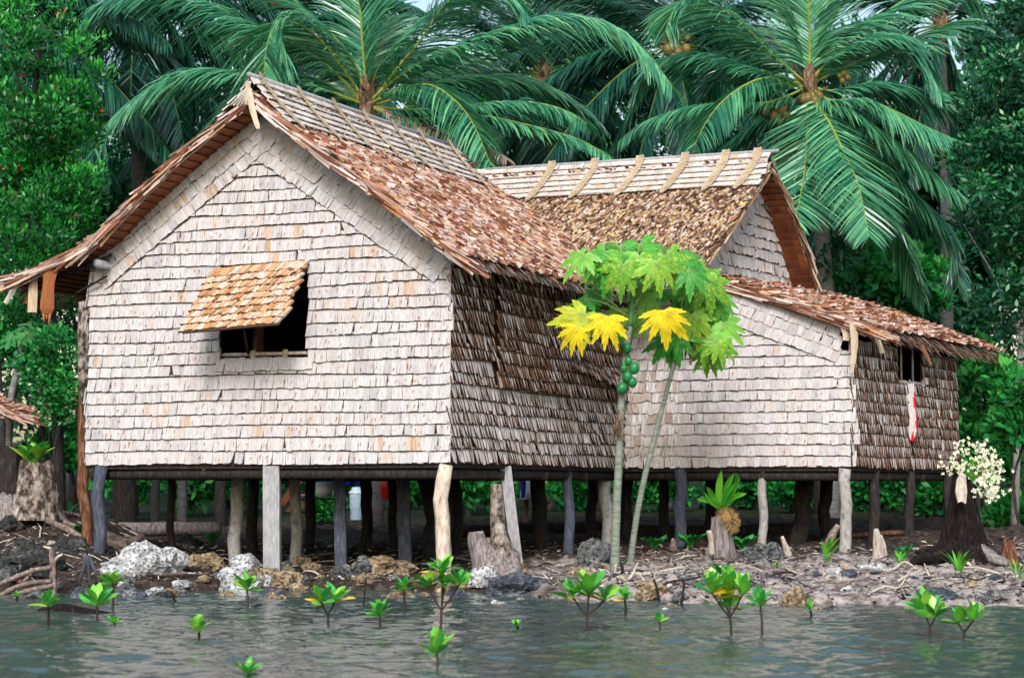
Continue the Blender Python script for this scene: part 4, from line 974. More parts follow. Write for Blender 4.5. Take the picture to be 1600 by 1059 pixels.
# ---------------------------------------------------------------- leafy trees
def leaf_cloud(centers, radii, n_each, size, up=.35, outw=.8, rng=RNG, aspect=.42, jitter=.55, tone=(0,1), tips=0.0):
    """leaf-sized kites scattered in clumps; returns V,F,A arrays"""
    C = []; Dv = []
    tn = []
    for c, r in zip(centers, radii):
        m = int(n_each*rng.uniform(.7, 1.3))
        d = rng.normal(size=(m, 3)); d /= np.linalg.norm(d, axis=1)[:, None]
        rad = rng.random(m)**.5
        pos = np.array(c)[None]+d*rad[:, None]*np.array(r)[None]
        dirn = d*outw + rng.normal(size=(m, 3))*jitter; dirn[:, 2] += up
        dirn /= np.linalg.norm(dirn, axis=1)[:, None]
        C.append(pos); Dv.append(dirn)
        b = rng.random()*.5
        tn.append(np.clip(tone[0]+(tone[1]-tone[0])*(b+rng.random(m)*.5+tips*np.clip(d[:, 2], 0, 1)*rad), 0, .999))
    C = np.concatenate(C); Dv = np.concatenate(Dv); tn = np.concatenate(tn); m = len(C)
    rnd = rng.normal(size=(m, 3)); S = np.cross(Dv, rnd); S /= np.linalg.norm(S, axis=1)[:, None]+1e-9
    Nn = np.cross(S, Dv)
    L = size*rng.uniform(.65, 1.25, m)[:, None]; Wd = L*aspect*.5
    v0 = C; v1 = C+Dv*L*.5+S*Wd+Nn*L*.05; v2 = C+Dv*L; v3 = C+Dv*L*.5-S*Wd+Nn*L*.05
    V = np.stack([v0, v1, v2, v3], 1).reshape(-1, 3); F = np.arange(4*m).reshape(-1, 4)
    A = np.zeros((4*m, 3)); A[:, 2] = np.repeat(tn, 4)
    return V, F, A
def tree(name, label, base, height, crown_c, crown_r, nclump, n_each, leaf, mat, trunk_r=.12, trunk_mat='pole', group=None, up=.35, clump=(.35,.6), cat="tree", aspect=.42, seed=0, flecks=0, tips=.3, tone=(0,1), limbs=7, shell=.5):
    rng = np.random.default_rng(seed); random.seed(seed)
    r = thing(name, base, label, cat, group)
    cc = np.array(crown_c); cr = np.array(crown_r); cs = []; rs = []
    while len(cs) < nclump:
        d = rng.normal(size=3); d /= np.linalg.norm(d); q = rng.random()**shell
        c = cc + d*q*cr*(1+.12*mnoise.noise(Vector(d*2.3+seed)))
        if c[2] < base[2]+.12: continue
        k = rng.uniform(*clump); cs.append(c); rs.append((k, k, k*.75))
    V, F, A = leaf_cloud(cs, rs, n_each, leaf, up=up, rng=rng, aspect=aspect, tips=tips, tone=tone)
    mb = MB(); b = Vector(base); t = Vector(crown_c)+Vector((0,0,crown_r[2]*.5))
    pts = smoothpath([b-UPZ*.15, b.lerp(t, .35)+Vector((rng.normal()*.06, rng.normal()*.06, 0)), b.lerp(t, .7)+Vector((rng.normal()*.1, 0, 0)), t], 5)
    mb.tube(pts, [trunk_r*(1.15-.85*i/(len(pts)-1)) for i in range(len(pts))], 9, rough=.12, seed=seed)
    for k in range(limbs):
        i = int(len(pts)*(.3+.6*k/max(1, limbs))); p = pts[min(i, len(pts)-2)]; e = Vector(cs[rng.integers(len(cs))])
        mb.tube(smoothpath([p, p.lerp(e, .5)+UPZ*.12, e], 4), [trunk_r*.4, trunk_r*.36]+[trunk_r*.25]*5+[.01, .008], 5, cap=False) if False else mb.tube([p, p.lerp(e, .5)+UPZ*.12, e], [trunk_r*.42, trunk_r*.26, .008], 5, cap=False)
    mb.build("trunk", M[trunk_mat], r, True)
    arr_mesh("crown", V, F, A, M[mat], r)
    if flecks:
        fc = [cs[i] for i in rng.integers(len(cs), size=flecks)]
        fc = [c+np.array([rng.normal()*.2, -abs(rng.normal())*.3-.2, rng.normal()*.2]) for c in fc]
        V, F, A = leaf_cloud(fc, [(.05,.05,.05)]*len(fc), 5, .075, up=.3, rng=rng)
        arr_mesh("red_leaves", V, F, A, M['red_leaf'], r)
    return r
def gpt(px, Y, rough=False):
    x = (px-CX)/FPX*Y; return (x, Y, ground_z(x, Y, rough))
def gat(px, py, Y): p = P(px, py, Y); return (p.x, p.y, p.z)
b = gpt(100, 27.6); tree("broadleaf_tree", "dense bright green tree flecked with red young leaves, left of the house", b, 8, gat(62,215,27.6), (1.12,1.3,3.3), 165, 150, .105, 'tree_l', .09, 'pole', seed=11, flecks=34, up=.9, clump=(.22,.42), tips=.5)
b = gpt(1580, 29.4); tree("broadleaf_tree", "dark glossy leaved tree with a slim grey trunk at the right edge", b, 8, gat(1606,265,29.4), (1.15,1.3,3.1), 150, 170, .13, 'tree_r', .06, 'pole_birch', seed=12, up=.15, clump=(.25,.45), tips=.35)
GR = "forest trees behind the house"
FT = [(-60,44,'wood_far',(10,230),(2.0,1.6,4.2),"forest tree filling the gap at the far left edge"),
      (285,43,'wood_far',(275,290),(1.7,1.4,3.4),"forest tree behind the left slope of the main roof"),
      (480,47,'wood_far',(480,210),(2.2,1.6,4.4),"forest tree behind the main ridge"),
      (690,46,'shrub',(735,215),(1.9,1.4,2.2),"brighter green forest tree between the two ridges"),
      (880,48,'wood_far',(905,120),(2.3,1.6,4.4),"forest tree behind the roof valley"),
      (1110,46,'wood_far',(1120,180),(2.1,1.5,4.2),"forest tree behind the cross wing ridge"),
      (1330,47,'wood_far',(1330,290),(2.2,1.5,4.6),"forest tree behind the right palm trunk"),
      (1470,42,'wood_far',(1475,420),(1.5,1.3,2.7),"forest tree beyond the lean-to roof"),
      (1640,44,'wood_far',(1625,230),(1.8,1.4,4.6),"forest tree filling the far right edge"),
      (120,41,'wood_far',(140,380),(1.5,1.3,2.6),"forest tree low behind the left eave")]
for i, (bx, Y, mt, cpx, cr, lab) in enumerate(FT):
    tree("forest_tree", lab, gpt(bx, Y), 10, gat(cpx[0], cpx[1], Y), cr, 95, 130, .20, mt, .16, 'pole', GR, seed=30+i, clump=(.4,.75), up=.2)
# far forest reading as one mass
rng = np.random.default_rng(5); cs = []; rs = []
for i in range(620):
    x = rng.uniform(-24, 24); y = rng.uniform(50, 57); z = 1+rng.random()**.8*13.2
    if z > 13.2+1.4*nz(x, 1.0, .35): continue
    k = rng.uniform(.8, 1.5); cs.append((x, y, z)); rs.append((k, k*.8, k*.8))
V, F, A = leaf_cloud(cs, rs, 95, .36, up=.2, rng=rng)
tag(arr_mesh("far_forest", V, F, A, M['wood_far']), "dark tropical forest closing the view behind the palms", "forest", kind="stuff")
# understory
def shrub(label, px, py, Y, rx, rz, n, leaf, mat='shrub', seed=0, group="shrubs under the palms", name="shrub", cat="shrub", aspect=.5, up=.3, clump=(.16,.3), n_each=60, tone=(0,1)):
    c = gat(px, py, Y); b = (c[0], c[1], ground_z(c[0], c[1], False))
    return tree(name, label, b, 1, c, (rx, rx*.7, rz), n, n_each, leaf, mat, .025, 'pole', group, seed=seed, clump=clump, cat=cat, aspect=aspect, up=up, limbs=5, tips=.4, tone=tone)
SH = [("bright feathery shrub left of the bark covered post", 88,585,27.0,.50,.75,44,.10), ("tall pale green shrub behind the left hut roof", 25,520,36,.8,1.0,36,.18), ("low green shrub behind the left stump", 110,700,31,.75,.5,26,.18),
      ("shrub in the gap under the left end of the floor", 200,745,36,.9,.45,24,.2), ("shrub under the floor behind the split grey post", 420,740,37,.8,.45,22,.2), ("shrub seen under the floor between the middle posts", 760,755,38,.9,.45,24,.2),
      ("shrub under the side wall beside the person", 905,755,37,.9,.45,24,.2), ("shrub under the wing behind the papaya trunks", 1030,760,36,.8,.5,24,.2), ("shrub behind the stump with the strap leaves", 1150,760,37,.9,.5,26,.2),
      ("shrub under the wing corner", 1300,755,36,.8,.5,24,.2), ("bright shrub under the lean-to", 1450,765,34,.75,.5,32,.17), ("shrub behind the lean-to end wall", 1530,600,34,.8,.9,40,.2),
      ("dark shrub above the lean-to eave", 1400,440,37,1.3,.7,36,.24), ("shrub beside the flowering stump", 1555,690,32,.6,.7,36,.17), ("shrub with broad leaves at the right edge", 1592,640,27.5,.42,.55,22,.2), ("low shrub at the foot of the right tree", 1585,810,30,.5,.3,20,.14),
      ("low leafy shrub under the middle of the floor", 640,760,39,.9,.4,20,.2), ("shrub beyond the slim trunk left of the lichened poles",300,748,35,.8,.5,26,.18), ("shrub beyond the broad leaf plant under the floor",372,745,36.5,.8,.5,26,.18), ("shrub beyond the blue cloth and red bucket",575,748,39,.9,.5,24,.2), ("shrub beyond the corner post under the floor",712,750,36,.7,.5,26,.18), ("shrub between the posts below the wing end",1238,758,35,.7,.45,24,.18), ("shrub beyond the lean-to posts",1385,755,36,.8,.5,26,.18), ("leafy clump behind the stacked boards", 500,790,33,.35,.16,14,.12)]
for i, (lab, px, py, Y, rx, rz, n, leaf) in enumerate(SH): shrub(lab, px, py, Y, rx, rz, n, leaf, seed=70+i)

# ---------------------------------------------------------------- papaya trees
def papaya_leaf(parent, c, Rm, fdir, nrm, mat, r=None, cup=.25, sq=1.0):
    """palmate leaf: seven deeply cut lobes around the petiole joint"""
    f = fdir.normalized(); n = (nrm - f*nrm.dot(f)).normalized(); s = f.cross(n); mb = MB()
    lobes = [(0,1.0),(38,.93),(-38,.93),(78,.80),(-78,.80),(122,.60),(-122,.60)]
    lobes = sorted([(a*sq+random.gauss(0,4), q*random.uniform(.9,1.08)) for a, q in lobes])
    prof = [(-.5,.52),(-.41,.68),(-.35,.64),(-.27,.86),(-.18,.80),(-.09,.97),(0,1.05),(.09,.97),(.18,.80),(.27,.86),(.35,.64),(.41,.68),(.5,.52)]
    out = []
    out.append((-158*sq, .22))
    for i, (a, q) in enumerate(lobes):
        wl = (a-lobes[i-1][0]) if i else 44*sq; wr = (lobes[i+1][0]-a) if i < len(lobes)-1 else 44*sq
        for (t, k) in prof[:-1] if i < len(lobes)-1 else prof:
            ang = a + (wl if t < 0 else wr)*t; out.append((ang, q*(k if abs(t) < .5 else max(.40,k*.95))))
    out.append((158*sq, .22))
    ph = random.random()*6
    def pt(ang, rad):
        x = math.cos(R(ang))*rad; y = math.sin(R(ang))*rad
        z = -cup*rad*rad*Rm*1.1 + .06*Rm*math.sin(R(ang)*3.5+ph)*rad - .10*Rm*abs(math.sin(R(ang*4.6)))*rad*.5
        return c + f*(x*Rm) + s*(y*Rm) + n*z
    vs = [c]; at = [(0,0)]; m = len(out)
    for (a, k) in out: vs.append(pt(a, k*.55)); at.append((k*.5, .5))
    for (a, k) in out: vs.append(pt(a, k)); at.append((k, 1))
    fs = []
    for i in range(m-1):
        fs.append((0, 1+i, 2+i)); fs.append((1+i, 1+m+i, 2+m+i, 2+i))
    r0 = random.random() if r is None else r
    mb.add(vs, fs, 0, at, r0)
    # veins
    for (a, q) in lobes:
        p0 = c+n*.004; p1 = pt(a, q*.5)+n*.006; p2 = pt(a, q*.93)+n*.005
        w = s*math.cos(R(a))*Rm*.008 - f*math.sin(R(a))*Rm*.008
        mb.add([p0-w, p0+w, p1+w*.8, p1-w*.8, p2], [(0,1,2,3),(3,2,4)], 1)
    o = mb.build("leaf", [mat, M['pap_stem'] if mat is not M['pap_y'] else M['pap_y']], parent)
    return o
def papaya(label, px_pts, Y, rpx, crown, leaves, fruits, lean_dead=None):
    base = P(px_pts[0][0], px_pts[0][1], Y); base.z = ground_z(base.x, Y)
    r = thing("papaya_tree", base, label, "papaya tree", "papaya trees by the house")
    pts = smoothpath([base-UPZ*.1]+[P(x, y, Y+.0*i) for i, (x, y) in enumerate(px_pts[1:])], 6); k = len(pts)
    rad = [rpx/pxm(Y)*(1.08-.55*i/(k-1)) for i in range(k)]
    cut = int(k*.72)
    mb = MB(); mb.tube(pts[:cut+1], rad[:cut+1], 11, rough=.07, seed=rpx); mb.build("trunk", M['papaya_bark'], r, True)
    mb = MB(); mb.tube(pts[cut:], rad[cut:], 10, rough=.05, seed=rpx); mb.build("green_stem", M['pap_green_stem'], r, True)
    for (lx, ly, sz, fang, face, mk, dy, sx, sy) in leaves:
        lx -= math.cos(R(fang))*sz*.28*(mk != 'pap_y'); ly += math.sin(R(fang))*sz*.28*(mk != 'pap_y')
        c = P(lx, ly, Y+dy); fd = Vector((math.cos(R(fang)), -.15-.25*(1-face), math.sin(R(fang))))
        nr = Vector((random.gauss(0,.15), -face, (1-face)*1.1+.12))
        o = papaya_leaf(r, c, sz*(1.06 if mk == 'pap_y' else 1.02)/pxm(Y), fd, nr, M[mk], cup=random.uniform(.3,.6), sq=.70 if face > .85 else random.uniform(.8,1.0))
        a = P(sx, sy, Y); mid = a.lerp(c, .55)+UPZ*.04; mb = MB(); mb.tube([a, mid, c], [.013,.011,.008], 6); mb.build("petiole", M['pap_stem'] if mk != 'pap_y' else M['pap_stem'], o, True)
    if lean_dead:
        for (dx, dyy, h) in lean_dead:
            mb = MB(); c0 = P(dx, dyy, Y-.12)
            for j in range(16):
                o = c0+Vector((random.gauss(0,.025), random.gauss(0,.02), -random.random()*h*.5/pxm(Y))); ln = h/pxm(Y)*random.uniform(.3,.7); x = Vector((random.uniform(.008,.02), random.gauss(0,.01), 0))
                e = o+Vector((random.gauss(0,.03), random.gauss(0,.03), -ln)); mb.add([o-x, o+x, e+x*.7, e-x*.5], [(0,1,2,3)], 0, [(0,0),(.03,0),(.03,ln),(0,ln)])
            mb.build("dried_leaf", M['fibre'], r)
    for (fx, fy, rr) in fruits:
        c = P(fx, fy, Y-.10); mb = MB(); q = rr/pxm(Y); mb.blob(c, q, q, q*1.18, nu=14, nv=10, axis=Vector((random.gauss(0,.15), random.gauss(0,.15), 1))); mb.build("fruit", M['fruit'], r, True)
    return r
random.seed(21)
ST = (988, 470)
LV1 = [ # px, py joint, size px, direction of tip (deg), facing camera, material, dy, petiole start
 (902,404,46,215,.55,'pap',-.35,988,452),(938,404,50,235,.5,'pap',-.1,988,448),(965,398,48,260,.45,'pap',.35,988,444),(1002,396,50,280,.45,'pap',.45,990,444),(1040,402,50,300,.45,'pap',.35,992,446),
 (952,418,52,250,.55,'pap',-.35,988,452),(999,412,44,270,.5,'pap',-.1,990,448),(972,428,52,262,.7,'pap_m',-.5,988,462),(1045,414,54,290,.6,'pap_m',-.25,992,456),(1078,408,48,320,.5,'pap',.2,992,452),
 (1030,424,50,285,.65,'pap_m',-.5,991,470),(1012,440,40,290,.6,'pap',.3,990,466),(1012,470,38,300,.6,'pap',.3,990,480),(905,471,42,205,.35,'pap',.2,984,495),(925,466,36,240,.5,'pap',.5,986,500),
 (958,492,44,235,.6,'pap',.3,984,508),(1000,500,38,285,.7,'pap',.25,988,505),(1085,430,48,315,.6,'pap',-.2,992,466),(975,520,30,260,.6,'pap',.2,984,515),
 (925,425,44,235,.4,'pap',.3,986,452),(985,420,46,265,.35,'pap',.5,988,450),(1020,440,44,300,.5,'pap',.5,990,460),(1060,425,48,310,.4,'pap',.5,992,452),(940,440,40,240,.5,'pap',.6,986,462),(1000,448,42,275,.6,'pap',.5,990,468),(948,494,50,266,.97,'pap_y',-.45,984,516),(1036,485,54,280,.97,'pap_y',-.4,990,515),(905,503,58,232,.75,'pap_h',-.3,984,510),(904,486,36,250,.9,'pap_y',.1,984,506),(900,510,40,255,.88,'pap_y',-.36,984,512)]
FRU = [(980,544,7.5),(982,564,6),(991,575,8.5),(975,575,6),(980.5,588.6,8.5),(988,597,7.5),(972,606,8.5)]
papaya("papaya tree bearing green fruit, its upright trunk before the side wall", [(960,882),(963,800),(967,720),(970,640),(976,570),(984,510),(988,470),(990,440)], 22.6, 6.7, ST, LV1, FRU, lean_dead=[(966,640,44)])
LV2 = [(1092,436,56,300,.6,'pap',-.2,1062,520),(1108,452,54,285,.7,'pap_m',-.35,1062,522),(1118,478,48,280,.7,'pap',-.1,1062,528),(1098,482,44,270,.7,'pap',.2,1062,530),(1085,505,48,285,.75,'pap_m',-.3,1062,534),
 (1058,532,46,262,.8,'pap',-.2,1060,540),(1036,538,44,225,.7,'pap',.1,1060,542),(1112,540,50,290,.8,'pap',-.2,1062,538),(1104,560,40,270,.8,'pap_m',.1,1062,542),(1140,512,42,318,.7,'pap',.0,1062,532),(1118,500,46,310,.6,'pap',.3,1062,528),(1125,545,34,290,.8,'pap_m',-.3,1062,540),(1070,462,46,280,.6,'pap',.3,1062,520),(1130,470,42,310,.5,'pap',.35,1062,520),(1090,455,46,290,.5,'pap',.4,1062,520),(1105,520,44,290,.7,'pap',.35,1062,532),(1075,490,46,270,.6,'pap',.4,1062,525),(1088,530,40,275,.8,'pap',.3,1062,535)]
papaya("slender papaya tree leaning right, its crown against the pale wing wall", [(983,874),(996,800),(1012,725),(1030,655),(1045,600),(1054,565),(1060,535),(1062,515)], 23.3, 4.8, ST, LV2, [], lean_dead=[(1076,515,50)])
# small papaya in the left background
b = P(14,690,30); b.z = ground_z(b.x, 30)
sp = thing("papaya_tree", b, "small papaya with a bare grey trunk behind the low thatched roof", "papaya tree")
mb = MB(); mb.tube(smoothpath([b, P(16,640,30), P(24,590,30), P(32,540,30), P(35,520,30)], 4), .055, 9, rough=.08); mb.build("trunk", M['trunk_grey'], sp, True)
for i in range(11):
    a = random.random()*6.28; c = P(35+math.cos(a)*18, 518-abs(math.sin(a))*10-4+random.random()*22, 30+math.sin(a)*.2)
    papaya_leaf(sp, c, .24, Vector((math.cos(a), -.2, -.5)), Vector((0,-.6,.6)), M['shrub'])
for q in ((12,560),(19,570),(10,575)):
    mb = MB(); mb.blob(P(q[0]+14,q[1]-6,29.85), .06,.06,.08); mb.build("fruit", M['fruit'], sp, True)

# ---------------------------------------------------------------- rocks
random.seed(5)
def rock(name, label, px, py, Y, w, h, mat, seed, cat="rock", group=None, rug=.28, sub=4, dpt=1.0, zoff=None, round_=.0):
    """coral boulder: px,py is its foot in the picture, w,h its size in photo pixels"""
    s = pxm(Y); x = (px-CX)/FPX*Y; p = P(px, py, Y)
    z0 = p.z if zoff is None else zoff
    bm = bmesh.new(); bmesh.ops.create_icosphere(bm, subdivisions=sub, radius=1.0)
    sx, sz = w/s/2, h/s/1.75
    o = Vector((seed*3.7, seed*1.3, -seed*2.1))
    for v in bm.verts:
        d = v.co.normalized()
        q = 1 + rug*mnoise.noise(d*1.6+o)*1.6 + rug*.7*(.35-abs(mnoise.noise(d*3.7+o))) *1.4 + rug*.45*(.3-abs(mnoise.noise(d*8.1+o))) + rug*.22*mnoise.noise(d*17+o)
        if not round_: q = q
        v.co = Vector((d.x*q*sx, d.y*q*sx*dpt, max(d.z*q, -.45)*sz + .42*sz))
    me = bpy.data.meshes.new(name); bm.to_mesh(me); bm.free(); me.materials.append(M[mat])
    me.polygons.foreach_set("use_smooth", [sub < 4 and rug < .2]*len(me.polygons))
    r = link(name, me); r.location = (x, Y, z0-.03); r.rotation_euler = (0, 0, seed*.0)
    return tag(r, label, cat, group)
RK = [("coral_boulder","large white coral boulder at the left waterline",232,912,22.2,108,78,'rock_white',.34),
 ("coral_boulder","pale blue grey coral boulder beside the square grey post",385,918,21.9,78,58,'rock_white',.34),
 ("coral_boulder","round grey lichened boulder left of the papaya trunks",927,884,23.2,50,58,'rock_grey',.16),
 ("coral_boulder","blue grey boulder on the shore left of the papaya foot",812,926,20.7,85,40,'rock_blue',.25),
 ("coral_boulder","grey tan boulder at the water's edge under the wing",1241,948,18.9,46,42,'rock_tan',.2),
 ("coral_boulder","dark mossy coral block behind the white boulder",318,900,23.4,72,46,'rock_tan',.3),
 ("coral_boulder","yellowish coral block at the foot of the square grey post",450,915,21.9,44,30,'rock_tan',.3),
 ("coral_boulder","long brown coral ledge between the middle posts",600,893,23.0,84,34,'rock_tan',.25),
 ("coral_boulder","pale slab of rock leaning among the middle stones",567,890,22.3,30,28,'rock_grey',.2),
 ("coral_boulder","white stone beside the peeled corner post",757,912,21.3,38,36,'rock_white',.3),
 ("coral_boulder","low black rock awash right of the wing boulder",1455,938,19.2,70,26,'rock_blue',.25),
 ("coral_boulder","low dark rock awash at the right edge",1545,940,19.2,58,24,'rock_blue',.25),
 ("coral_boulder","pale rubble mound before the lean-to posts",1360,893,21.8,40,22,'rock_white',.35),
 ("coral_boulder","grey coral heap at the right of the pale beach",1190,872,23.2,58,30,'rock_grey',.35),
 ("coral_boulder","yellow coral lump below the papaya at the waterline",1018,936,19.6,44,34,'rock_tan',.35),
 ("coral_boulder","dark coral mass left of the bark covered post",60,905,22.2,120,56,'rock_dark',.35),
 ("coral_boulder","black coral mass under the fallen branches",115,880,23.2,110,48,'rock_dark',.35),
 ("coral_boulder","dark boulder at the far left shore",10,915,21.8,64,52,'rock_dark',.3),
 ("coral_boulder","small pale stone awash before the blue grey boulder",779,948,19.2,24,17,'rock_white',.25),
 ("coral_boulder","small blue stone awash under the wing",1297,965,17.2,22,11,'rock_blue',.2)]
for i, (nm, lab, px, py, Y, w, h, mt, rug) in enumerate(RK): rock(nm, lab, px, py, Y, w, h, mt, i+1, rug=rug)
n_ = 0
for (x0, x1, ya, yb, cnt, mats, ws) in ((0,215,905,926,24,('rock_dark','rock_grey','rock_blue'),(16,44)), (180,440,905,926,26,('rock_grey','rock_white','rock_tan','rock_blue'),(12,38)), (440,700,896,924,34,('rock_tan','rock_tan','rock_grey','rock_blue'),(14,40)),
      (700,900,905,938,22,('rock_grey','rock_blue','rock_tan'),(12,36)), (880,1120,915,940,20,('rock_grey','rock_tan','rock_white'),(10,28)), (1120,1600,915,944,40,('rock_grey','rock_tan','rock_white','rock_blue'),(9,30)),
      (20,320,835,890,26,('rock_dark','rock_dark','rock_grey'),(16,46)), (1330,1600,860,915,24,('rock_dark','rock_grey','rock_white'),(8,26))):
    for k in range(cnt):
        px = random.uniform(x0, x1); py = random.uniform(ya, yb); w = random.uniform(*ws)
        pz = PZ(px, py, .08 if py > 890 else .3); Y = min(26, max(18.3, pz.y)); z = ground_z((px-CX)/FPX*Y, Y)
        Y = max(18.3, Y); n_ += 1
        rock("shore_stone", "loose coral stone among the stones along the shore", px, py, Y, w, w*random.uniform(.45,.8), random.choice(mats), 40+n_, "stone", "loose coral stones along the shore", rug=.26, sub=3, zoff=max(z, -.04))
# rubble and litter that nobody could count
rng = np.random.default_rng(9); mbp = [MB(), MB(), MB()]
for i in range(3800):
    x = random.uniform(-7.4, 8.4); ys = float(np.interp(x, SHX, SHY)); y = ys + random.random()**1.5*6.2 - .1
    z = ground_z(x, y); s = random.uniform(.008, .032)*(1.3 if random.random() < .1 else 1); k = 1 if random.random() < .75 else 0
    if y > 24 and random.random() < .6: k = 1
    c = Vector((x, y, z+s*.25)); a = random.random()*3
    X = Vector((math.cos(a), math.sin(a), 0)); Yv = Vector((-math.sin(a), math.cos(a), 0)); vs = []
    for d in ((1,0,0),(0,1,0),(-1,0,0),(0,-1,0),(0,0,.8),(0,0,-.6)): vs.append(c+X*d[0]*s*random.uniform(.6,1.3)+Yv*d[1]*s*random.uniform(.5,1)+UPZ*d[2]*s*random.uniform(.5,1))
    mbp[k].add(vs, [(0,1,4),(1,2,4),(2,3,4),(3,0,4),(1,0,5),(2,1,5),(3,2,5),(0,3,5)])
tag(mbp[0].build("coral_rubble", M['rock_white']), "pale coral rubble scattered over the beach", "rubble", kind="stuff")
tag(mbp[1].build("dark_rubble", M['rock_dark']), "dark rubble scattered under the house and along the left shore", "rubble", kind="stuff")
mb = MB()
for i in range(2600):
    x = random.uniform(-7.4, 8.4); ys = float(np.interp(x, SHX, SHY)); y = ys + .15 + random.random()*6.5
    if x < -1.2 and random.random() < .4: continue
    z = ground_z(x, y)+.012; a = random.random()*6.28; l = random.uniform(.05, .22); d = Vector((math.cos(a), math.sin(a), random.gauss(0,.08)))
    p = Vector((x, y, z)); q = p+d*l; q.z = ground_z(q.x, q.y)+.012+abs(random.gauss(0,.02))
    mb.tube([p, p.lerp(q,.5)+Vector((random.gauss(0,.015),random.gauss(0,.015),.01)), q], random.uniform(.003,.009), 4, int(random.random()*3), cap=False)
for i in range(130):
    x = random.uniform(-7.2, 8.4); ys = float(np.interp(x, SHX, SHY)); y = ys + .1 + random.random()*4.6
    a = random.random()*3.14; l = random.uniform(.25, .8); d = Vector((math.cos(a), math.sin(a)*.7, 0)); pts = []
    for t in (0, .35, .7, 1): px_ = x+d.x*l*(t-.5)+random.gauss(0,.03); py_ = y+d.y*l*(t-.5)+random.gauss(0,.03); pts.append(Vector((px_, py_, max(-.02, ground_z(px_, py_))+.02+random.random()*.03)))
    if random.random() < .2: pts[-1].z += random.uniform(.05,.18)
    rr = random.uniform(.008,.02); mb.tube(smoothpath(pts, 3), [rr]*7+[rr*.8, rr*.6, rr*.4], 6, int(random.random()*3), rough=.15, seed=i)
tag(mb.build("twig_litter", [M['wood'], M['pole'], M['wood_pale']]), "twigs and dry litter strewn over the shore", "litter", kind="stuff")
mb = MB()
for i in range(1100):
    x = random.uniform(-7.4, 8.4); ys = float(np.interp(x, SHX, SHY)); y = ys + .15 + random.random()*7
    z = ground_z(x, y)+.012; a = random.random()*6.28; l = random.uniform(.04, .12); d = Vector((math.cos(a), math.sin(a), random.gauss(0,.25))); s = Vector((-math.sin(a), math.cos(a), random.gauss(0,.2)))*l*.28
    p = Vector((x, y, z)); mb.add([p, p+d*l*.5+s, p+d*l, p+d*l*.5-s+UPZ*.01], [(0,1,2,3)], int(random.random()**1.6*3))
tag(mb.build("fallen_leaves", [M['side'], M['hang'], M['hang_pale']]), "dead leaves lying over the shore and under the house", "litter", kind="stuff")

# ---------------------------------------------------------------- stumps, logs and branches
def stump(name, label, px, py, Y, prof, mat, cat="tree stump", jag=.08, flute=.12, n=26, seed=1, lean=(0,0), hollow=True, dp=1.0):
    """prof: (height px, radius px) from the ground up"""
    s = pxm(Y); b = P(px, py, Y); mb = MB(); vs = []; at = []; k = len(prof)
    for i, (h, rr) in enumerate(prof):
        for j in range(n):
            th = 2*math.pi*j/n; d = Vector((math.cos(th), math.sin(th), 0)); f = i/(k-1)
            q = rr/s*(1+flute*mnoise.noise(Vector((math.cos(th)*2.2+seed, math.sin(th)*2.2, f*.8)))*2.2*(1.3-f) + .35*flute*mnoise.noise(Vector((math.cos(th)*6, math.sin(th)*6+seed, f*4))))
            z = h/s + (jag*mnoise.noise(Vector((math.cos(th)*2.1+seed*5, math.sin(th)*2.1, 3)))*2 if i == k-1 else 0)
            c = b + Vector((lean[0]*f/s, lean[1]*f/s, 0)); vs.append(c+Vector((d.x*q, d.y*q*dp, z))); at.append((th*rr/s, h/s))
    fs = [(i*n+j, i*n+(j+1)%n, (i+1)*n+(j+1)%n, (i+1)*n+j) for i in range(k-1) for j in range(n)]
    c = b+Vector((lean[0]/s, lean[1]/s, prof[-1][0]/s-(.10 if hollow else -.0))); vs.append(c); at.append((0,0))
    fs += [((k-1)*n+j, (k-1)*n+(j+1)%n, k*n) for j in range(n)]
    mb.add(vs, fs, 0, at)
    r = thing(name, b, label, cat); o = mb.build("trunk", M[mat], r, False); return r
def limb(parent, pts, rad, mat, name="root", n=9, rough=.14, seed=0.0):
    mb = MB(); p = smoothpath(pts, 5); k = len(p)
    rr = [np.interp(i/(k-1), np.linspace(0,1,len(rad)), rad) for i in range(k)]
    mb.tube(p, [float(x) for x in rr], n, rough=rough, seed=seed); return mb.build(name, M[mat], parent, True)
# left stump with plant
st = stump("tree_stump", "pale barked stump with a leafy plant sprouting from its top, left edge", 55, 800, 24.6, [(-12,40),(8,36),(30,33),(52,30),(70,27),(80,25)], 'bark_pale', seed=3, jag=.06)
def sprout(parent_label, px, py, Y, n, ln, mat, cat="plant", name="leafy_plant", wid=.3, spread=.7, group=None, up=1.0, seed=0, leafname="leaf", curve=.35, zfix=None):
    random.seed(300+seed); b = P(px, py, Y) if 'stump' in parent_label and 'on' in parent_label.split() else ground_hit(px, py, Y); Y = b.y
    if zfix is not None: b.z = zfix
    r = thing(name, b, parent_label, cat, group); s = pxm(Y); mb = MB()
    for k in range(n):
        a = random.random()*6.28; e = random.uniform(.15, spread); d = Vector((math.cos(a)*e, math.sin(a)*e, up)).normalized(); L = ln/s*random.uniform(.6,1.1); w = L*wid*.5
        x = d.cross(Vector((math.cos(a), math.sin(a), 0))).normalized() if False else Vector((-math.sin(a), math.cos(a), 0))
        x = (x + Vector((random.gauss(0,.4), 0, 0))).normalized()
        pr = [(0,.12),(.25,.7),(.5,1),(.75,.75),(1,.05)]; vs = []; o = b + Vector((math.cos(a), math.sin(a), 0))*.02 + UPZ*(ln/s*.25*random.random())
        for (t, q) in pr:
            c = o + d*L*t + Vector((math.cos(a), math.sin(a), -.6))*L*curve*t*t
            vs += [c-x*w*q, c+x*w*q]
        mb.add(vs, [(2*i,2*i+1,2*i+3,2*i+2) for i in range(4)], 0)
    mb.build(leafname, M[mat], r); return r
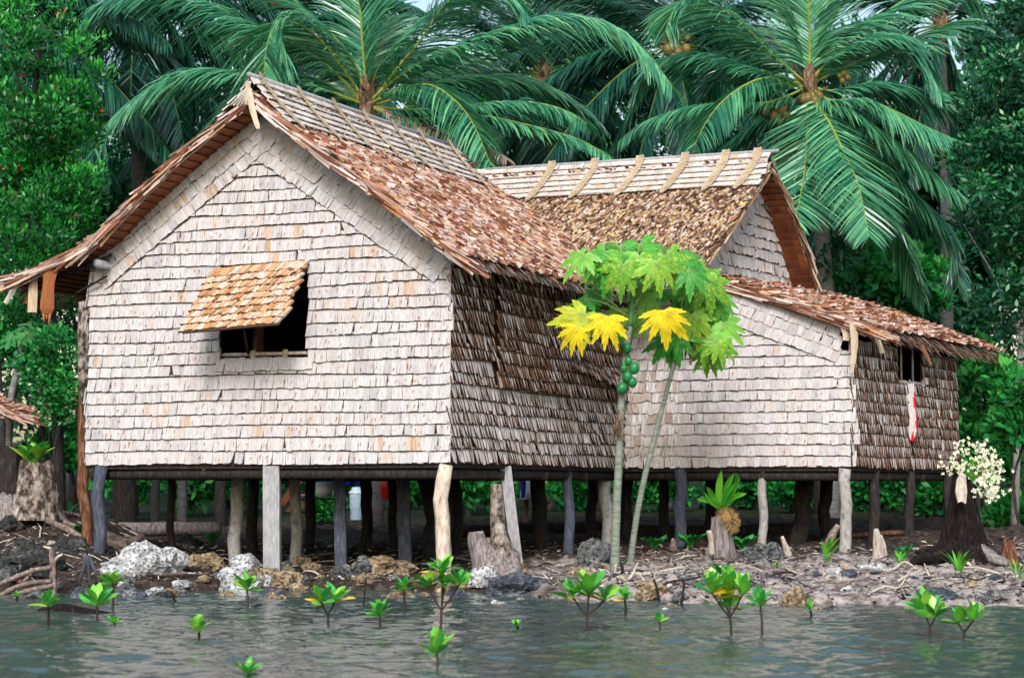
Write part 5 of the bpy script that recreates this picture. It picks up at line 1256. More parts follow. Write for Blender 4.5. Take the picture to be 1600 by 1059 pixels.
sprout("bright leafy plant growing on top of the pale left stump", 52, 726, 24.6, 46, 40, 'mang', seed=1, wid=.42, spread=.6)
stump("tree_stump", "low dark stump with white lichen patches at the left edge", 14, 812, 24.8, [(-10,50),(8,44),(26,34),(38,20)], 'stump', seed=8, jag=.04)
stump("tree_stump", "dark shaded stump standing behind the low left stump", 8, 790, 26.5, [(-70,36),(0,34),(30,28),(60,26),(92,24)], 'pole', seed=9)
# forked stump, centre
b = P(770, 888, 21.9); st = thing("tree_stump", b, "forked driftwood stump with a sawn upright limb beside the corner post", "tree stump")
Yc = 21.9
limb(st, [P(790,905,Yc), P(786,870,Yc), P(778,820,Yc), P(777,780,Yc), P(776,756,Yc)], [.24,.16,.10,.085,.072], 'bark_pale', "limb", 12, .07, 2)
limb(st, [P(772,905,Yc), P(762,880,Yc), P(748,855,Yc), P(744,830,Yc)], [.26,.22,.13,.09], 'stump', "limb", 12, .15, 5)
limb(st, [P(800,912,Yc-.2), P(788,885,Yc), P(765,868,Yc+.1), P(745,872,Yc)], [.10,.22,.24,.12], 'stump', "root", 12, .2, 7)
limb(st, [P(742,917,Yc-.3), P(756,905,Yc-.3), P(772,888,Yc-.25)], [.03,.05,.06], 'wood_pale', "root", 8, .1, 8)
limb(st, [P(735,905,Yc-.2), P(760,903,Yc-.3), P(775,900,Yc-.1)], [.035,.04,.05], 'wood_pale', "root", 8, .1, 9)
# stump with strap-leaved plant
stump("tree_stump", "dark split stump carrying a strap leaved plant, below the wing", 1128, 866, 24.2, [(-10,22),(6,20),(26,17),(45,16),(58,16)], 'stump', seed=12, jag=.03, flute=.2)
b = P(1131, 804, 24.1); op = thing("strap_leaf_plant", b, "fern like plant with long strap leaves on a tan root ball on the stump", "plant")
mb = MB()
for k in range(900):
    a = random.random()*6.28; ph = math.acos(random.uniform(-1,1)); d = Vector((math.sin(ph)*math.cos(a), math.sin(ph)*math.sin(a), math.cos(ph)))
    c = b+Vector((.06*d.z*0,0,-.02)); kk = 1+.35*mnoise.noise(d*2.1); e = c+Vector((d.x*.10*kk+.06*(1-d.z), d.y*.10*kk, d.z*.14*kk-.03)); d2 = (d+Vector((random.gauss(0,.5),random.gauss(0,.5),random.gauss(0,.5)))).normalized(); x = d2.cross(d).normalized()*.004 if d2.cross(d).length > .01 else Vector((.004,0,0))
    mb.add([e-x, e+x, e+d2*.07], [(0,1,2)])
mb.blob(b+Vector((.03,0,-.03)), .06,.06,.09, 0, 10, 8); mb.build("root_ball", M['moss'], op)
for (pts, w) in (([(1126,790),(1123,765),(1127,735)],.045), ([(1129,790),(1136,760),(1147,738)],.038), ([(1132,790),(1146,765),(1152,748),(1149,738)],.036), ([(1125,792),(1112,772),(1104,760)],.034), ([(1124,794),(1108,782),(1088,779)],.036), ([(1134,792),(1148,776),(1167,770)],.036), ([(1128,792),(1135,772),(1150,752)],.034), ([(1122,792),(1112,784),(1100,768)],.03), ([(1133,794),(1142,780),(1156,772)],.03)):
    ctrl = smoothpath([P(x, y, 24.05-.12*i) for i, (x, y) in enumerate(pts)], 4); n = len(ctrl); mb = MB(); vs = []
    for i, c in enumerate(ctrl):
        t = i/(n-1); q = w*min(1, .35+2*t)*(1 if t < .7 else max(.05, 1-(t-.7)/.32)); tg = (ctrl[min(i+1,n-1)]-ctrl[max(i-1,0)]).normalized(); x = tg.cross(Vector((0,-1,0))).normalized()
        vs += [c-x*q+Vector((0,-.012,0)), c, c+x*q+Vector((0,-.012,0))]
    mb.add(vs, [f for i in range(n-1) for f in ((3*i,3*i+1,3*i+4,3*i+3),(3*i+1,3*i+2,3*i+5,3*i+4))]); mb.build("leaf", M['orchid'], op)
# big black stump with cream flowers
Yb = 22.6
st = stump("tree_stump", "tall charred black stump with a pale bark patch at the right of the house", 1512, 868, Yb, [(-14,50),(0,44),(14,36),(36,30),(64,25),(92,19),(112,14),(126,9)], 'stump_dark', seed=15, jag=.10, flute=.22, lean=(-8,0), n=34)
mb = MB(); o = [P(1494,750,Yb-.26), P(1501,737,Yb-.22), P(1508,744,Yb-.25), P(1510,770,Yb-.30), P(1508,788,Yb-.33), P(1502,784,Yb-.34), P(1496,786,Yb-.33), P(1492,768,Yb-.30)]
mb.add(o, [tuple(range(len(o)))]); ob = mb.build("bark_patch", M['wood_pale'], st); sm = ob.modifiers.new("t", 'SOLIDIFY'); sm.thickness = .04
for i, (pts, r0) in enumerate((([(1490,850),(1470,868),(1440,872),(1425,880)],.10), ([(1500,860),(1488,884),(1478,905)],.12), ([(1530,860),(1550,872),(1575,880)],.10), ([(1515,865),(1522,886),(1530,902)],.10), ([(1480,850),(1455,860),(1430,862)],.06))):
    limb(st, [P(x, y, Yb-.15-.12*j) for j, (x, y) in enumerate(pts)], [r0, r0*.8, r0*.35], 'stump_dark' if i in (0,1,4) else 'stump', "root", 9, .25, i*3.0)
stump("tree_stump", "short splintered reddish stump at the right edge", 1577, 880, 22.4, [(-8,16),(8,12),(22,10),(34,8)], 'pole_brown', seed=18, jag=.10, flute=.25)
b = P(1515, 742, Yb); fl = thing("flowering_plant", b, "plant with sprays of cream flowers growing from the black stump", "flowers")
sprays = [([(1510,745),(1505,715),(1500,690)],1), ([(1512,745),(1520,725),(1532,705),(1520,692)],1), ([(1516,745),(1535,740),(1550,728),(1562,722)],1), ([(1516,748),(1535,752),(1548,745),(1552,735)],1), ([(1508,745),(1498,735),(1488,728),(1484,718)],.7), ([(1518,752),(1540,768),(1552,775),(1560,768)],.9), ([(1515,745),(1530,732),(1545,720),(1548,708)],1), ([(1518,752),(1536,765),(1546,762),(1540,752)],1)]
for pts, sc in sprays:
    ctrl = smoothpath([P(x, y, Yb-.1-.1*i) for i, (x, y) in enumerate(pts)], 6); mb = MB(); mb.tube(ctrl, .006, 4, 1, cap=False); n = len(ctrl)
    for i in range(int(n*.28), n):
        for q in range(int(2.6*sc+.5)):
            c = ctrl[i]+Vector((random.gauss(0,.075), random.gauss(0,.06), random.gauss(0,.04)))
            for pth in range(5):
                a = pth*1.256+random.random(); d = Vector((math.cos(a), random.gauss(-.3,.4), math.sin(a)))*random.uniform(.018,.032); x = Vector((-math.sin(a), 0, math.cos(a)))*.008
                mb.add([c, c+d*.6+x, c+d, c+d*.6-x], [(0,1,2,3)], 0)
    mb.build("flower_spray", [M['flower'], M['orchid']], fl)
mb = MB()
for k in range(60):
    a = random.uniform(-.6, 2.9); L = random.uniform(.15,.34); d = Vector((math.cos(a), random.uniform(-.6,.1), math.sin(a))).normalized(); x = d.cross(Vector((0,-1,.2))).normalized()*.035; o = b+Vector((random.gauss(.05,.06),random.gauss(0,.05),-.02))
    mb.add([o-x*.4, o+x*.4, o+d*L*.55+x, o+d*L*.55-x, o+d*L], [(0,1,2,3),(3,2,4)])
mb.build("foliage", M['orchid'], fl)
# snags
def snag(label, pts, Y, rad, mat, name="broken_branch", cat="driftwood", dy=-.05):
    b = P(pts[0][0], pts[0][1], Y); r = thing(name, b, label, cat); limb(r, [P(x, y, Y+dy*i) for i, (x, y) in enumerate(pts)], [q/pxm(Y) for q in rad], mat, "stem", 9, .18, pts[0][0]*.1); return r
s1 = snag("forked grey snag leaning by the pale corner post of the wing", [(1290,888),(1292,862),(1300,838),(1310,820)], 23.2, [9,8,7,3.5], 'wood')
limb(s1, [P(1299,895,23.1), P(1297,880,23.1), P(1294,866,23.1)], [.05,.05,.04], 'wood_pale', "root")
s2 = snag("bleached splintered snag standing before the lean-to posts", [(1362,893),(1372,876),(1372,850),(1369,826)], 22.6, [13,11,8,3], 'wood_pale')
limb(s2, [P(1345,893,22.5), P(1358,888,22.5), P(1370,876,22.6)], [.03,.05,.07], 'wood_pale', "root"); limb(s2, [P(1381,868,22.6), P(1380,850,22.6), P(1376,835,22.6)], [.05,.035,.012], 'wood_pale', "splinter")
snag("short bleached stick left of the strap leaf stump", [(1112,866),(1111,845),(1107,829)], 23.9, [5,4.5,3.5], 'wood_pale')
snag("tiny grey stub beside the dark post", [(1052,858),(1052,850),(1051,842)], 24.4, [6,5,2.5], 'wood')
snag("pale snag on the beach left of the forked grey one", [(1232,868),(1227,852),(1222,838)], 23.0, [6,4.5,2.5], 'wood_pale')
snag("thin dark stick in the water before the left white boulder", [(278,950),(273,938),(269,925)], 19.4, [2.4,2,1.5], 'pole')
snag("thin dark stick upright in the water left of the middle seedlings", [(568,944),(570,925),(572,902)], 19.0, [1.8,1.6,1.4], 'pole')
snag("thin dark root sticking up below the papaya", [(1031,945),(1028,925),(1022,905)], 19.4, [3,2.2,1.6], 'pole')
snag("thin dark stick at the water's edge right of the papaya", [(1064,950),(1067,928),(1069,908)], 18.9, [2.6,2,1.3], 'pole')
snag("dark stick standing at the papaya foot", [(976,918),(974,900),(971,880)], 21.2, [3.5,3,2], 'pole')
# fallen mangrove root with curved prongs at the left
b = P(82, 925, 21.0); fr = thing("fallen_root", b, "dead upright root with long curved prongs at the left waterline", "driftwood")
limb(fr, [P(84,934,20.9), P(83,905,20.9), P(82,880,20.9), P(80,856,20.9)], [.045,.042,.04,.025], 'wood', "stem", 8, .14, 1)
for i, pts in enumerate(([(80,886),(55,890),(28,900),(0,912),(-20,925)], [(80,908),(50,910),(22,918),(-10,935)], [(82,914),(45,922),(18,932),(-6,946)])):
    limb(fr, [P(x, y, 20.85-.06*j) for j, (x, y) in enumerate(pts)], [.026,.030,.028,.022], 'wood', "prong", 7, .08, i*2.0)
limb(fr, [P(82,880,20.9), P(90,870,20.9), P(98,866,20.9)], [.02,.018,.012], 'wood_pale', "twig"); limb(fr, [P(80,857,20.9), P(74,855,20.9), P(68,853,20.9)], [.018,.014,.01], 'wood_pale', "twig")
b = P(138, 915, 21.2); fr = thing("fallen_root", b, "small tripod of dark dead roots before the navy corner stilt", "driftwood")
for i, pts in enumerate(([(137,868),(130,890),(123,910)], [(138,868),(139,890),(142,922)], [(138,868),(148,890),(158,915)])): limb(fr, [P(x, y, 21.1) for x, y in pts], [.03,.022,.016], 'pole_blue', "prong", 7, .1, i)
def log(label, pts, Y0, Y1, rad, mat, name="fallen_log", cat="log"):
    n = len(pts); b = P(pts[0][0], pts[0][1], Y0); r = thing(name, b, label, cat)
    limb(r, [P(x, y, Y0+(Y1-Y0)*i/(n-1)) for i, (x, y) in enumerate(pts)], rad, mat, "stem", 10, .1, pts[0][1]*.3); return r
log("thin grey pole lying from the stump to the left posts", [(60,806),(95,822),(128,838)], 24.4, 24.2, [.04,.045,.035], 'wood')
log("second thin pole lying just above the first by the left stump", [(80,806),(108,818),(130,828)], 24.7, 24.6, [.04,.04,.03], 'wood')
log("grey branch lying behind the navy corner stilt", [(160,830),(185,842),(205,845),(226,836)], 24.3, 24.3, [.045,.05,.05,.045], 'wood')
log("short grey branch below the other behind the corner stilt", [(160,842),(180,850),(198,852)], 24.1, 24.1, [.05,.055,.05], 'wood')
log("pale fallen trunk lying left of the bark covered post", [(75,850),(100,856),(128,860)], 23.5, 23.5, [.06,.085,.08], 'bark_pale')
log("long weathered log lying under the left part of the house", [(165,826),(250,826),(345,826)], 28.4, 28.4, [.10,.11,.10], 'stump')
log("low dark log lying under the side wall", [(720,830),(840,826),(985,822)], 29.5, 29.8, [.10,.11,.10], 'pole')
log("dark log lying under the wing", [(985,828),(1080,832),(1240,826)], 28.8, 28.8, [.10,.12,.10], 'pole')
log("long thin pole lying under the lean-to", [(1330,836),(1400,832),(1470,836)], 27.2, 27.6, [.035,.04,.035], 'pole_brown')
log("dark half sunk driftwood log floating near the left seedlings", [(62,957),(100,953),(150,962),(215,966)], 18.0, 17.6, [.045,.07,.065,.035], 'stump_dark')

# ---------------------------------------------------------------- mangrove seedlings in the water
def leaf_mesh(nm, mat, L=1.0, W=.42, fold=.10, bend=.18):
    mb = MB(); vs = []; rows = [(0,.10),(.15,.45),(.35,.88),(.55,1),(.75,.80),(.9,.42),(1,.04)]
    for (t, q) in rows:
        z = -bend*t*t*L; vs += [(t*L, -W*.5*q, z+fold*q*W), (t*L, 0, z), (t*L, W*.5*q, z+fold*q*W)]
    n = len(rows); mb.add(vs, [f for i in range(n-1) for f in ((3*i,3*i+1,3*i+4,3*i+3),(3*i+1,3*i+2,3*i+5,3*i+4))])
    o = mb.build(nm, mat, None, True); me = o.data; bpy.data.objects.remove(o)
    return me
def tone_leaf(mat, r):
    me = leaf_mesh("leaf", mat, bend=random.uniform(.05,.25)); a = me.attributes["pa"]
    for d in a.data: v = d.vector; d.vector = (v[0], v[1], r)
    return me
random.seed(31)
ML = [tone_leaf(M['mang'], r) for r in (.05,.2,.35,.5,.65,.8,.95)]; MY = tone_leaf(M['mang_y'], .5)
def seedling(label, clusters, bx, by, yellow=0, stemr=2.0, forks=True):
    """clusters: (px, py centre of the whorl, leaf length px, leaves); bx,by where the stem meets the water"""
    elk = random.uniform(.62, 1.1)
    base = PZ(bx, by, 0.0); Y = base.y; s = pxm(Y)
    r = thing("mangrove_seedling", base, label, "mangrove seedling", "mangrove seedlings in the shallows")
    mb = MB(); knot = None
    tops = [P(c[0], c[1], Y+random.uniform(-.1,.1)) for c in clusters]
    if len(tops) > 1:
        zc = min(t.z for t in tops); knot = base.lerp(sum(tops, Vector())/len(tops), .45); knot.z = min(knot.z, zc*.75)
        mb.tube([base-UPZ*.1, base.lerp(knot,.6)+Vector((.004,0,0)), knot], stemr/s, 6)
        for t in tops: mb.tube([knot, knot.lerp(t,.5)-UPZ*.01, t], stemr*.75/s, 5)
    else: mb.tube([base-UPZ*.1, base.lerp(tops[0],.5)+Vector((.006,0,0)), tops[0]], [stemr*1.2/s, stemr/s, stemr*.8/s], 6)
    mb.build("stem", M['mang_stem'], r)
    for (cx, cy, ln, nl), t in zip(clusters, tops):
        a0 = random.random()*3
        nl = int(nl*1.7)
        for k in range(nl):
            tier = k/max(1, nl-1); a = a0 + k*math.pi*.5*1.05 + random.gauss(0,.25); el = .12+1.2*elk*(.15+tier**.8)+ random.gauss(0,.14)
            L = ln/s*random.uniform(1.1,1.45)*(1-.2*tier)
            me = MY if yellow and k < yellow else random.choice(ML)
            o = bpy.data.objects.new("leaf", me); col.objects.link(o); o.parent = r
            p = t-base + UPZ*(tier*ln/s*.32-.02)
            o.matrix_basis = Matrix.Translation(p) @ Matrix.Rotation(a,4,'Z') @ Matrix.Rotation(-el,4,'Y') @ Matrix.Rotation(random.gauss(0,.3),4,'X') @ Matrix.Scale(L,4)
    return r
SD = [("seedling with broad leaves on an orange stem, leftmost in the water",[(75,945,24,7)],75,976,0),
 ("seedling with one yellow leaf beside the sunken driftwood",[(151,945,30,8)],151,973,1),
 ("seedling with a round bushy head before the left white boulder",[(176,910,20,12)],176,953,0),
 ("tiny leaf tuft at the water's surface by the driftwood",[(178,972,14,6)],178,976,0),
 ("seedling with spreading leaves before the blue grey boulder",[(386,920,27,10)],386,950,0),
 ("low open seedling alone in the water left of the middle",[(310,985,22,8)],310,997,0),
 ("double headed seedling left of the middle",[(502,940,26,8),(524,937,28,8)],512,977,1),
 ("low dense yellow green seedling left of the tallest one",[(593,960,22,13)],593,976,0),
 ("upright small leaved seedling behind the dense yellow green one",[(631,922,20,11)],631,956,0),
 ("tallest branching seedling before the peeled corner post",[(692,893,26,10),(668,915,26,8),(718,912,26,8),(694,916,24,8)],687,990,1),
 ("broad leaved seedling low in the front water below the tallest one",[(682,1018,32,9)],683,1042,0),
 ("yellow green leaf tips at the bottom edge of the photo",[(387,1052,26,8)],387,1066,0),
 ("wide seedling with long leaves and one orange leaf in the middle water",[(895,932,30,7),(920,928,36,9),(945,936,28,7)],915,986,1),
 ("small seedling with a yellow leaf right of the wide one",[(976,935,18,9)],977,962,1),
 ("tiny pale sprout low in the water right of the middle",[(1030,970,15,7)],1030,982,0),
 ("tiny sprout barely above the water left of the wide seedling",[(808,975,11,6)],808,982,0),
 ("largest bushy seedling right of the middle",[(1112,925,32,9),(1140,922,34,10),(1160,928,30,8),(1136,948,28,8)],1143,992,1),
 ("seedling with a few round leaves touching the largest bushy one",[(1188,945,26,8)],1191,990,0),
 ("sprout of two leaves by the wing boulder",[(1266,952,16,4)],1267,966,0),
 ("bushy seedling at the right with upright leaves",[(1445,955,32,10),(1462,962,26,8)],1452,994,0),
 ("low spreading seedling beside the upright one at the right",[(1497,972,26,9),(1522,966,26,8)],1504,1000,0),
 ("tiny reddish sprout by the curved roots at the left edge",[(26,930,9,6)],26,938,1)]
for lab, cl, bx, by, yl in SD: seedling(lab, cl, bx, by, yl)

# ---------------------------------------------------------------- small shore plants
GP = [("grass tuft before the black stump",1497,898,22.0,22,44,'orchid',.10,.45),("grass tuft at the right edge",1590,905,21.5,18,36,'orchid',.10,.5),("grass shoots beside the forked grey snag",1291,882,22.9,16,44,'orchid',.09,.3),("small tuft below the lean-to posts",1414,872,23.8,22,28,'fern',.16,.6),
      ("small green weed at the foot of the bleached snag",1405,880,23.0,10,22,'orchid',.2,.6),("leafy weed on the beach right of the strap leaf stump",1214,888,22.0,10,16,'orchid',.3,.8),("small weed above the largest bushy seedling",1128,902,21.0,16,26,'fern',.3,.7),("small weed at the papaya foot",970,884,22.4,6,14,'fern',.3,.8),
      ("sprouting weed under the left part of the floor",196,812,25.6,40,46,'orchid',.22,.5),("weed between the left dark rocks",30,880,23.2,8,24,'fern',.3,.6),("low weed before the navy corner stilt",120,835,24.0,12,20,'fern',.3,.8),("weed under the floor behind the lichened pole",330,850,25.0,12,24,'fern',.4,.8)]
for i, (lab, px, py, Y, n, ln, mt, wd, sp_) in enumerate(GP): sprout(lab, px, py, Y, n, ln, mt, "weed", "shore_weed", wd, sp_, "weeds along the shore", seed=20+i, zfix=min(P(px,py,Y).z, ground_z((px-CX)/FPX*Y, Y)+.02) if False else None)
def fern(label, px, py, Y, n, ln, seed):
    random.seed(seed); b = ground_hit(px, py, Y); Y = b.y; r = thing("fern", b, label, "fern", "ferns on the beach edge")
    for k in range(n):
        a = k*6.28/n+random.gauss(0,.3); L = ln/pxm(Y)*random.uniform(.8,1.1); d = Vector((math.cos(a)*.55, math.sin(a)*.55, 1)).normalized()
        ctrl = [b, b+d*L*.4, b+d*L*.75-UPZ*.02+Vector((math.cos(a),math.sin(a),0))*L*.08, b+d*L-UPZ*L*.15+Vector((math.cos(a),math.sin(a),0))*L*.25]
        frond(r, ctrl, Lmax=L*.32, n=13, droop=.25, mat='fern', rib='fern', wid=.022, base_r=.004, t0=.15)
fern("fern left of the dark post under the wing", 1022, 860, 24.6, 8, 30, 3); fern("fern between the dark post and the strap leaf stump", 1078, 858, 24.5, 9, 34, 4); fern("fern right of the strap leaf stump", 1160, 862, 24.3, 8, 34, 5)
sprout("plant with large blue green leaves behind the lichened pole", 358, 800, 27.5, 9, 75, 'frond_far', name="broad_leaf_plant", wid=.42, spread=.9, seed=61)
sprout("low banana like plant with arching leaves behind the left stump", 98, 745, 30.0, 7, 80, 'shrub', name="broad_leaf_plant", wid=.28, spread=1.6, seed=62, up=.7)
# dark tree trunks standing beyond the floor
for i, (px, w, Y, lab, mt) in enumerate(((195,36,31.0,"thick dark tree trunk seen under the left end of the floor",'pole'),(285,14,32.0,"slim grey trunk beyond the left log",'trunk_dark'),(243,12,33.0,"slim trunk beyond the thick dark one",'trunk_dark'),(345,16,32.5,"dark trunk beyond the broad leaf plant",'pole'),(733,9,36.0,"thin grey trunk beyond the corner post",'trunk_dark'),(860,7,38,"thin pale trunk beyond the side wall",'trunk_grey'),(1285,22,34.2,"mossy trunk beyond the wing corner",'pole'))):
    base = P(px, 790, Y); base.z = ground_z(base.x, Y, False); r = thing("background_tree", base, lab, "tree")
    limb(r, [base-UPZ*.2, base+UPZ*1.2, base+Vector((.1,0,2.8)), base+Vector((.15,.2,5.4))], [w/pxm(Y)*.62, w/pxm(Y)*.5, w/pxm(Y)*.45, w/pxm(Y)*.3], mt, "trunk", 11, .12, i*2.0)
    cs = [np.array(base)+np.array([random.gauss(0,.5), random.gauss(.3,.4), 4.6+random.gauss(0,.4)]) for _ in range(14)]
    V, F, A = leaf_cloud(cs, [(.4,.4,.3)]*14, 60, .2, rng=np.random.default_rng(i)); arr_mesh("crown", V, F, A, M['wood_far'], r)

# ---------------------------------------------------------------- things kept behind and under the house
def pot(label, name, cat, px, py, Y, prof, mat, n=20, extra=None):
    b = ground_hit(px, py, Y) if name in ('bottle','water_container','gourd') else P(px, py, Y); s = pxm(b.y); r = thing(name, b, label, cat); mb = MB(); vs = []; k = len(prof)
    for (h, q) in prof:
        for j in range(n): th = 6.2832*j/n; vs.append(b+Vector((math.cos(th)*q/s, math.sin(th)*q/s, h/s)))
    mb.add(vs, [(i*n+j, i*n+(j+1)%n, (i+1)*n+(j+1)%n, (i+1)*n+j) for i in range(k-1) for j in range(n)]+[tuple(range(n-1,-1,-1)), tuple((k-1)*n+j for j in range(n))])
    mb.build("body", M[mat], r, True)
    if extra: extra(r, b, s)
    return r
def rim(prof_r, h, mat, nm):
    def f(r, b, s):
        mb = MB(); n = 20; pts = [b+Vector((math.cos(6.2832*j/n)*prof_r/s, math.sin(6.2832*j/n)*prof_r/s, h/s)) for j in range(n+1)]; mb.tube(pts, 1.4/s, 6, cap=False); mb.build(nm, M[mat], r, True)
    return f
pot("red plastic bucket hanging behind the dark posts under the floor", "bucket", "bucket", 608, 779, 30.5, [(0,11.5),(1,12),(16,14),(31,15.5),(32,14.5),(29,13.5)], 'red', extra=rim(15.5,31,'red',"rim"))
mb = MB(); mb.tube([P(593,749,30.5), P(600,728,30.5), P(608,715,30.5), P(617,728,30.5), P(623,749,30.5)], .008, 5); hb = [o for o in col.objects if o.name.startswith("bucket")][0]; mb.build("handle", M['pole'], hb, True)
pot("pale blue water container standing under the floor", "water_container", "container", 557, 813, 30.2, [(0,9),(2,10),(17,10),(18,10.5),(19,11),(40,11),(42,11.5),(46,11),(47,8.5),(51,7.5),(52,6)], 'white_pl', extra=rim(11.2,43,'skirt',"lid_ring"))
pot("round yellowish gourd lying beside the water container", "gourd", "gourd", 590, 812, 30.6, [(0,4),(2,8),(7,10),(12,8),(15,4),(16,1)], 'rock_tan')
pot("turquoise topped basin on the boards left of the dark square post", "basin", "basin", 507, 776, 30.4, [(0,11),(10,13),(19,14.5),(20,16),(25,16),(26,14)], 'cloth', extra=rim(15.5,23,'turq',"rim"))
pot("turquoise lidded tub on the lower boards", "basin", "tub", 470, 800, 30.5, [(0,8),(12,10),(21,10),(22,11),(27,11),(28,9)], 'cloth', extra=rim(10.8,25,'turq',"rim"))
pot("pink bottle on the ground under the floor", "bottle", "bottle", 491, 814, 29.4, [(0,2),(6,2.2),(9,1),(11,1)], 'sandal')
b = P(465, 775, 31.0); rk = thing("board_rack", b, "rusty boards propped as a sloping rack under the floor", "rack")
mb = MB()
for (a_x, a_y, b_x, b_y, w) in ((440,788,485,728,9), (448,800,520,735,6)): mb.tube([P(a_x,a_y,31), P(b_x,b_y,31)], w/pxm(31)*.7, 4, sq=True)
mb.build("board", M['orange_board'], rk)
mb = MB(); mb.box(P(500,779,30.6), .34, .25, .015); mb.build("shelf", M['pole'], rk)
mb = MB(); mb.box(P(462,801,30.7), .34, .2, .015); mb.build("shelf", M['pole'], rk)
for (x0, x1) in ((430,0),(532,0)):
    mb = MB(); mb.tube([P(x0,828,30.7), P(x0,770,30.7)], .025, 6); mb.build("leg", M['pole'], rk)
def cloth(label, pts, Y, mat, name="hanging_cloth", cat="cloth", hem=None):
    """pts: rows of (left px, right px, py)"""
    b = P(pts[0][0], pts[0][2], Y); r = thing(name, b, label, cat); mb = MB(); n = 10; rows = []
    fine = []
    for i in range(len(pts)-1):
        for k in range(6): f = k/6; fine.append([pts[i][j]*(1-f)+pts[i+1][j]*f for j in range(3)])
    fine.append(pts[-1]); vs = []
    for i, (l, rr, y) in enumerate(fine):
        for j in range(n+1): f = j/n; vs.append(P(l+(rr-l)*f, y, Y+.03*math.sin(f*11+i*.12)*(i/len(fine)+.2)))
    m = len(fine); fs = []; mt = []
    for i in range(m-1):
        for j in range(n): fs.append((i*(n+1)+j, i*(n+1)+j+1, (i+1)*(n+1)+j+1, (i+1)*(n+1)+j)); mt.append(1 if hem and hem(i/(m-1), j/n) else 0)
    mb.add(vs, fs, mt); o = mb.build("fabric", [M[mat], M['cloth_red']], r, True); sm = o.modifiers.new("t", 'SOLIDIFY'); sm.thickness = .006; return r
cloth("deep blue cloth hanging under the floor by the dark square post", [(536,566,728),(535,567,745),(538,566,759)], 29.8, 'blue')
lw = on_lean(1420, 601)[0]; tw_p = t_(lw, lzb, .06)
cloth("pale towel with a red border hanging from the lean-to window", [(1413,1428,599),(1415,1430,625),(1418,1432,650),(1419,1434,670),(1421,1428,690)], tw_p.y-.08, 'cloth', "towel", "towel", hem=lambda i, j: i > .84+.08*math.sin(j*9) or (j > .80+.1*math.sin(i*17) and .12 < i))

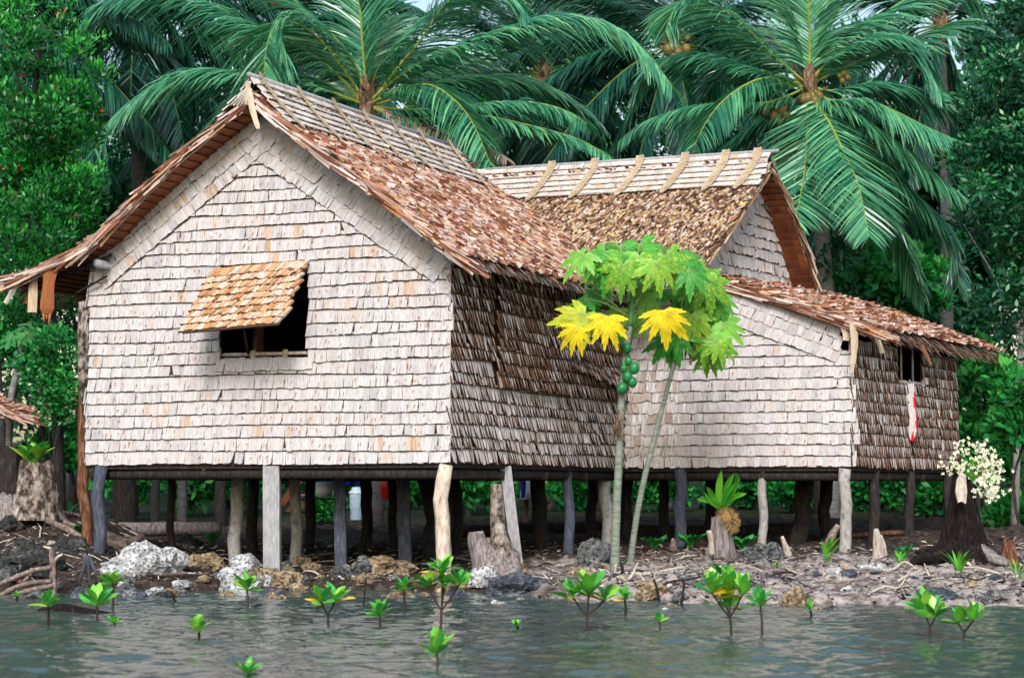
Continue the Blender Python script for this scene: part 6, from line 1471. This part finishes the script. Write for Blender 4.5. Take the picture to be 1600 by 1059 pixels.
# person standing beyond the house: only the skirt, legs and feet show below the floor
def person():
    Yp = 32.8; foot = P(829, 812, Yp); gz = ground_z(foot.x, Yp, False); base = Vector((foot.x, Yp, gz)); r = thing("person", base, "person in a white skirt and purple blouse standing behind the house, legs bare", "person")
    H = 1.5; V = {}; E = []; Rr = {}
    J = [("pelvis",0,0,.80,.115),("waist",0,.0,.93,.10),("chest",0,.0,1.10,.125),("neck0",0,.0,1.23,.06),("neck",0,-.01,1.29,.045),("head0",0,-.02,1.36,.075),("head1",0,-.02,1.44,.085),("head2",0,-.005,1.50,.055)]
    for s in (-1, 1):
        J += [(f"hip{s}",s*.075,0,.76,.085),(f"knee{s}",s*.08,-.02,.42,.052),(f"calf{s}",s*.08,.02,.30,.05),(f"ankle{s}",s*.085,.015,.07,.03),(f"heel{s}",s*.085,.02,.03,.03),(f"toe{s}",s*.10,-.14,.022,.022),
              (f"sho{s}",s*.15,0,1.19,.05),(f"elb{s}",s*.20,.02,.95,.036),(f"wri{s}",s*.21,-.05,.75,.025),(f"palm{s}",s*.212,-.06,.69,.028)]
    nm = [j[0] for j in J]; ix = {n: i for i, n in enumerate(nm)}
    E = [("pelvis","waist"),("waist","chest"),("chest","neck0"),("neck0","neck"),("neck","head0"),("head0","head1"),("head1","head2")]
    for s in (-1, 1): E += [("pelvis",f"hip{s}"),(f"hip{s}",f"knee{s}"),(f"knee{s}",f"calf{s}"),(f"calf{s}",f"ankle{s}"),(f"ankle{s}",f"heel{s}"),(f"ankle{s}",f"toe{s}"),("chest",f"sho{s}"),(f"sho{s}",f"elb{s}"),(f"elb{s}",f"wri{s}"),(f"wri{s}",f"palm{s}")]
    vs = [Vector(j[1:4]) for j in J]; rad = [j[4] for j in J]; ed = [(ix[a], ix[b_]) for a, b_ in E]
    for s in (-1, 1):
        for q in range(5):
            b0 = Vector(J[ix[f"palm{s}"]][1:4]); off = (q-1.5)*.017 if q < 4 else 0
            if q < 4: c = [b0+Vector((0, off, -.035)), b0+Vector((0, off*1.1-.004, -.065)), b0+Vector((-s*.006, off*1.1-.012, -.09-.006*(q in (1,2))))]; r0 = .009
            else: c = [b0+Vector((-s*.01, -.03, -.005)), b0+Vector((-s*.012, -.045, -.03)), b0+Vector((-s*.014, -.048, -.05))]; r0 = .0095
            pr = ix[f"palm{s}"]
            for p in c: vs.append(p); rad.append(r0); ed.append((pr, len(vs)-1)); pr = len(vs)-1
    me = bpy.data.meshes.new("body"); me.from_pydata([v+base for v in vs], ed, []); me.materials.append(M['skin']); o = link("body", me, r)
    sk = o.modifiers.new("skin", 'SKIN'); 
    for i, d in enumerate(me.skin_vertices[0].data): d.radius = (rad[i], rad[i]); d.use_root = (i == 0)
    o.modifiers.new("sub", 'SUBSURF').levels = 1; o.modifiers["sub"].render_levels = 2
    def ringcloth(nm_, prof, mat):
        mb = MB(); n = 22; vv = []
        for (z, rx, ry) in prof:
            for j in range(n): th = 6.2832*j/n; k = 1+.06*math.sin(th*6)*(1-z/1.3); vv.append(base+Vector((math.cos(th)*rx*k, math.sin(th)*ry*k, z)))
        mb.add(vv, [(i*n+j, i*n+(j+1)%n, (i+1)*n+(j+1)%n, (i+1)*n+j) for i in range(len(prof)-1) for j in range(n)]); ob = mb.build(nm_, M[mat], r, True); ob.modifiers.new("t", 'SOLIDIFY').thickness = .006
    ringcloth("skirt", [(.40,.20,.18),(.55,.185,.16),(.70,.17,.145),(.84,.145,.125),(.92,.125,.11)], 'skirt')
    ringcloth("blouse", [(.84,.16,.14),(.95,.14,.12),(1.08,.165,.13),(1.18,.15,.11),(1.235,.075,.07)], 'blouse')
    mb = MB(); mb.blob(base+Vector((0,.01,1.47)), .095,.105,.10, 0, 14, 10); mb.blob(base+Vector((0,.06,1.40)), .085,.07,.12, 0, 12, 8); mb.build("hair", M['hair'], r, True)
    for s in (-1, 1):
        mb = MB(); mb.box(base+Vector((s*.095,-.05,.008)), .045, .12, .012); mb.tube([base+Vector((s*.095-.04,-.09,.02)), base+Vector((s*.095,-.09,.06)), base+Vector((s*.095+.04,-.09,.02))], .012, 6); mb.build("sandal", M['sandal'], r)
    mb = MB()
    for s in (-1, 1): mb.blob(base+Vector((s*.03,-.098,1.425)), .011,.008,.008, 0, 8, 6)
    mb.build("eyes", M['hair'], r)
person()
sc_ = P(810, 740, 32.4); cloth("blue and purple cloth hanging beside the white skirt", [(813,821,735),(813,822,755),(815,820,777)], 32.5, 'blue')

# low thatched shelter at the left edge
b = P(30, 700, 29.0); b.z = ground_z(b.x, 29.0); hut = thing("thatched_shelter", b, "low thatched shelter with a ragged brown roof edge at the far left", "shelter")
sr = Slope([P(-45,600,29.4), P(0,632,28.8), P(48,650,28.4)], P(60,648,31)-P(48,650,28.4), [P(-45,600,31.6), P(10,634,31.3), P(60,650,31)])
mb = MB(); thatch(mb, sr, .09, (.03,.06), .3, YES, lift=.04, mess=.04, messang=.3, eave=.35); slab(mb, sr, .06); verge(mb, sr, 0, .1, -V1, n=30, fib=5); fringe(mb, sr, 140, (.15,.4)); mb.build("roof", RM, hut)
for (px, py, Y) in ((68,728,28.9), (-30,730,28.9), (66,726,30.8)):
    t = P(px, 655, Y); q = P(px, py, Y); q.z = ground_z(q.x, Y)-.05; mb = MB(); mb.tube([q, t], .035, 8, rough=.1); mb.build("post", M['pole'], hut, True)
mb = MB(); mb.tube([P(-40,652,28.7), P(82,653,28.7)], .03, 7, rough=.1); mb.build("beam", M['wood'], hut, True)
mb = MB(); mb.tube([P(30,656,28.5), P(98,654,28.6)], .018, 6); mb.build("beam", M['wood_pale'], hut, True)
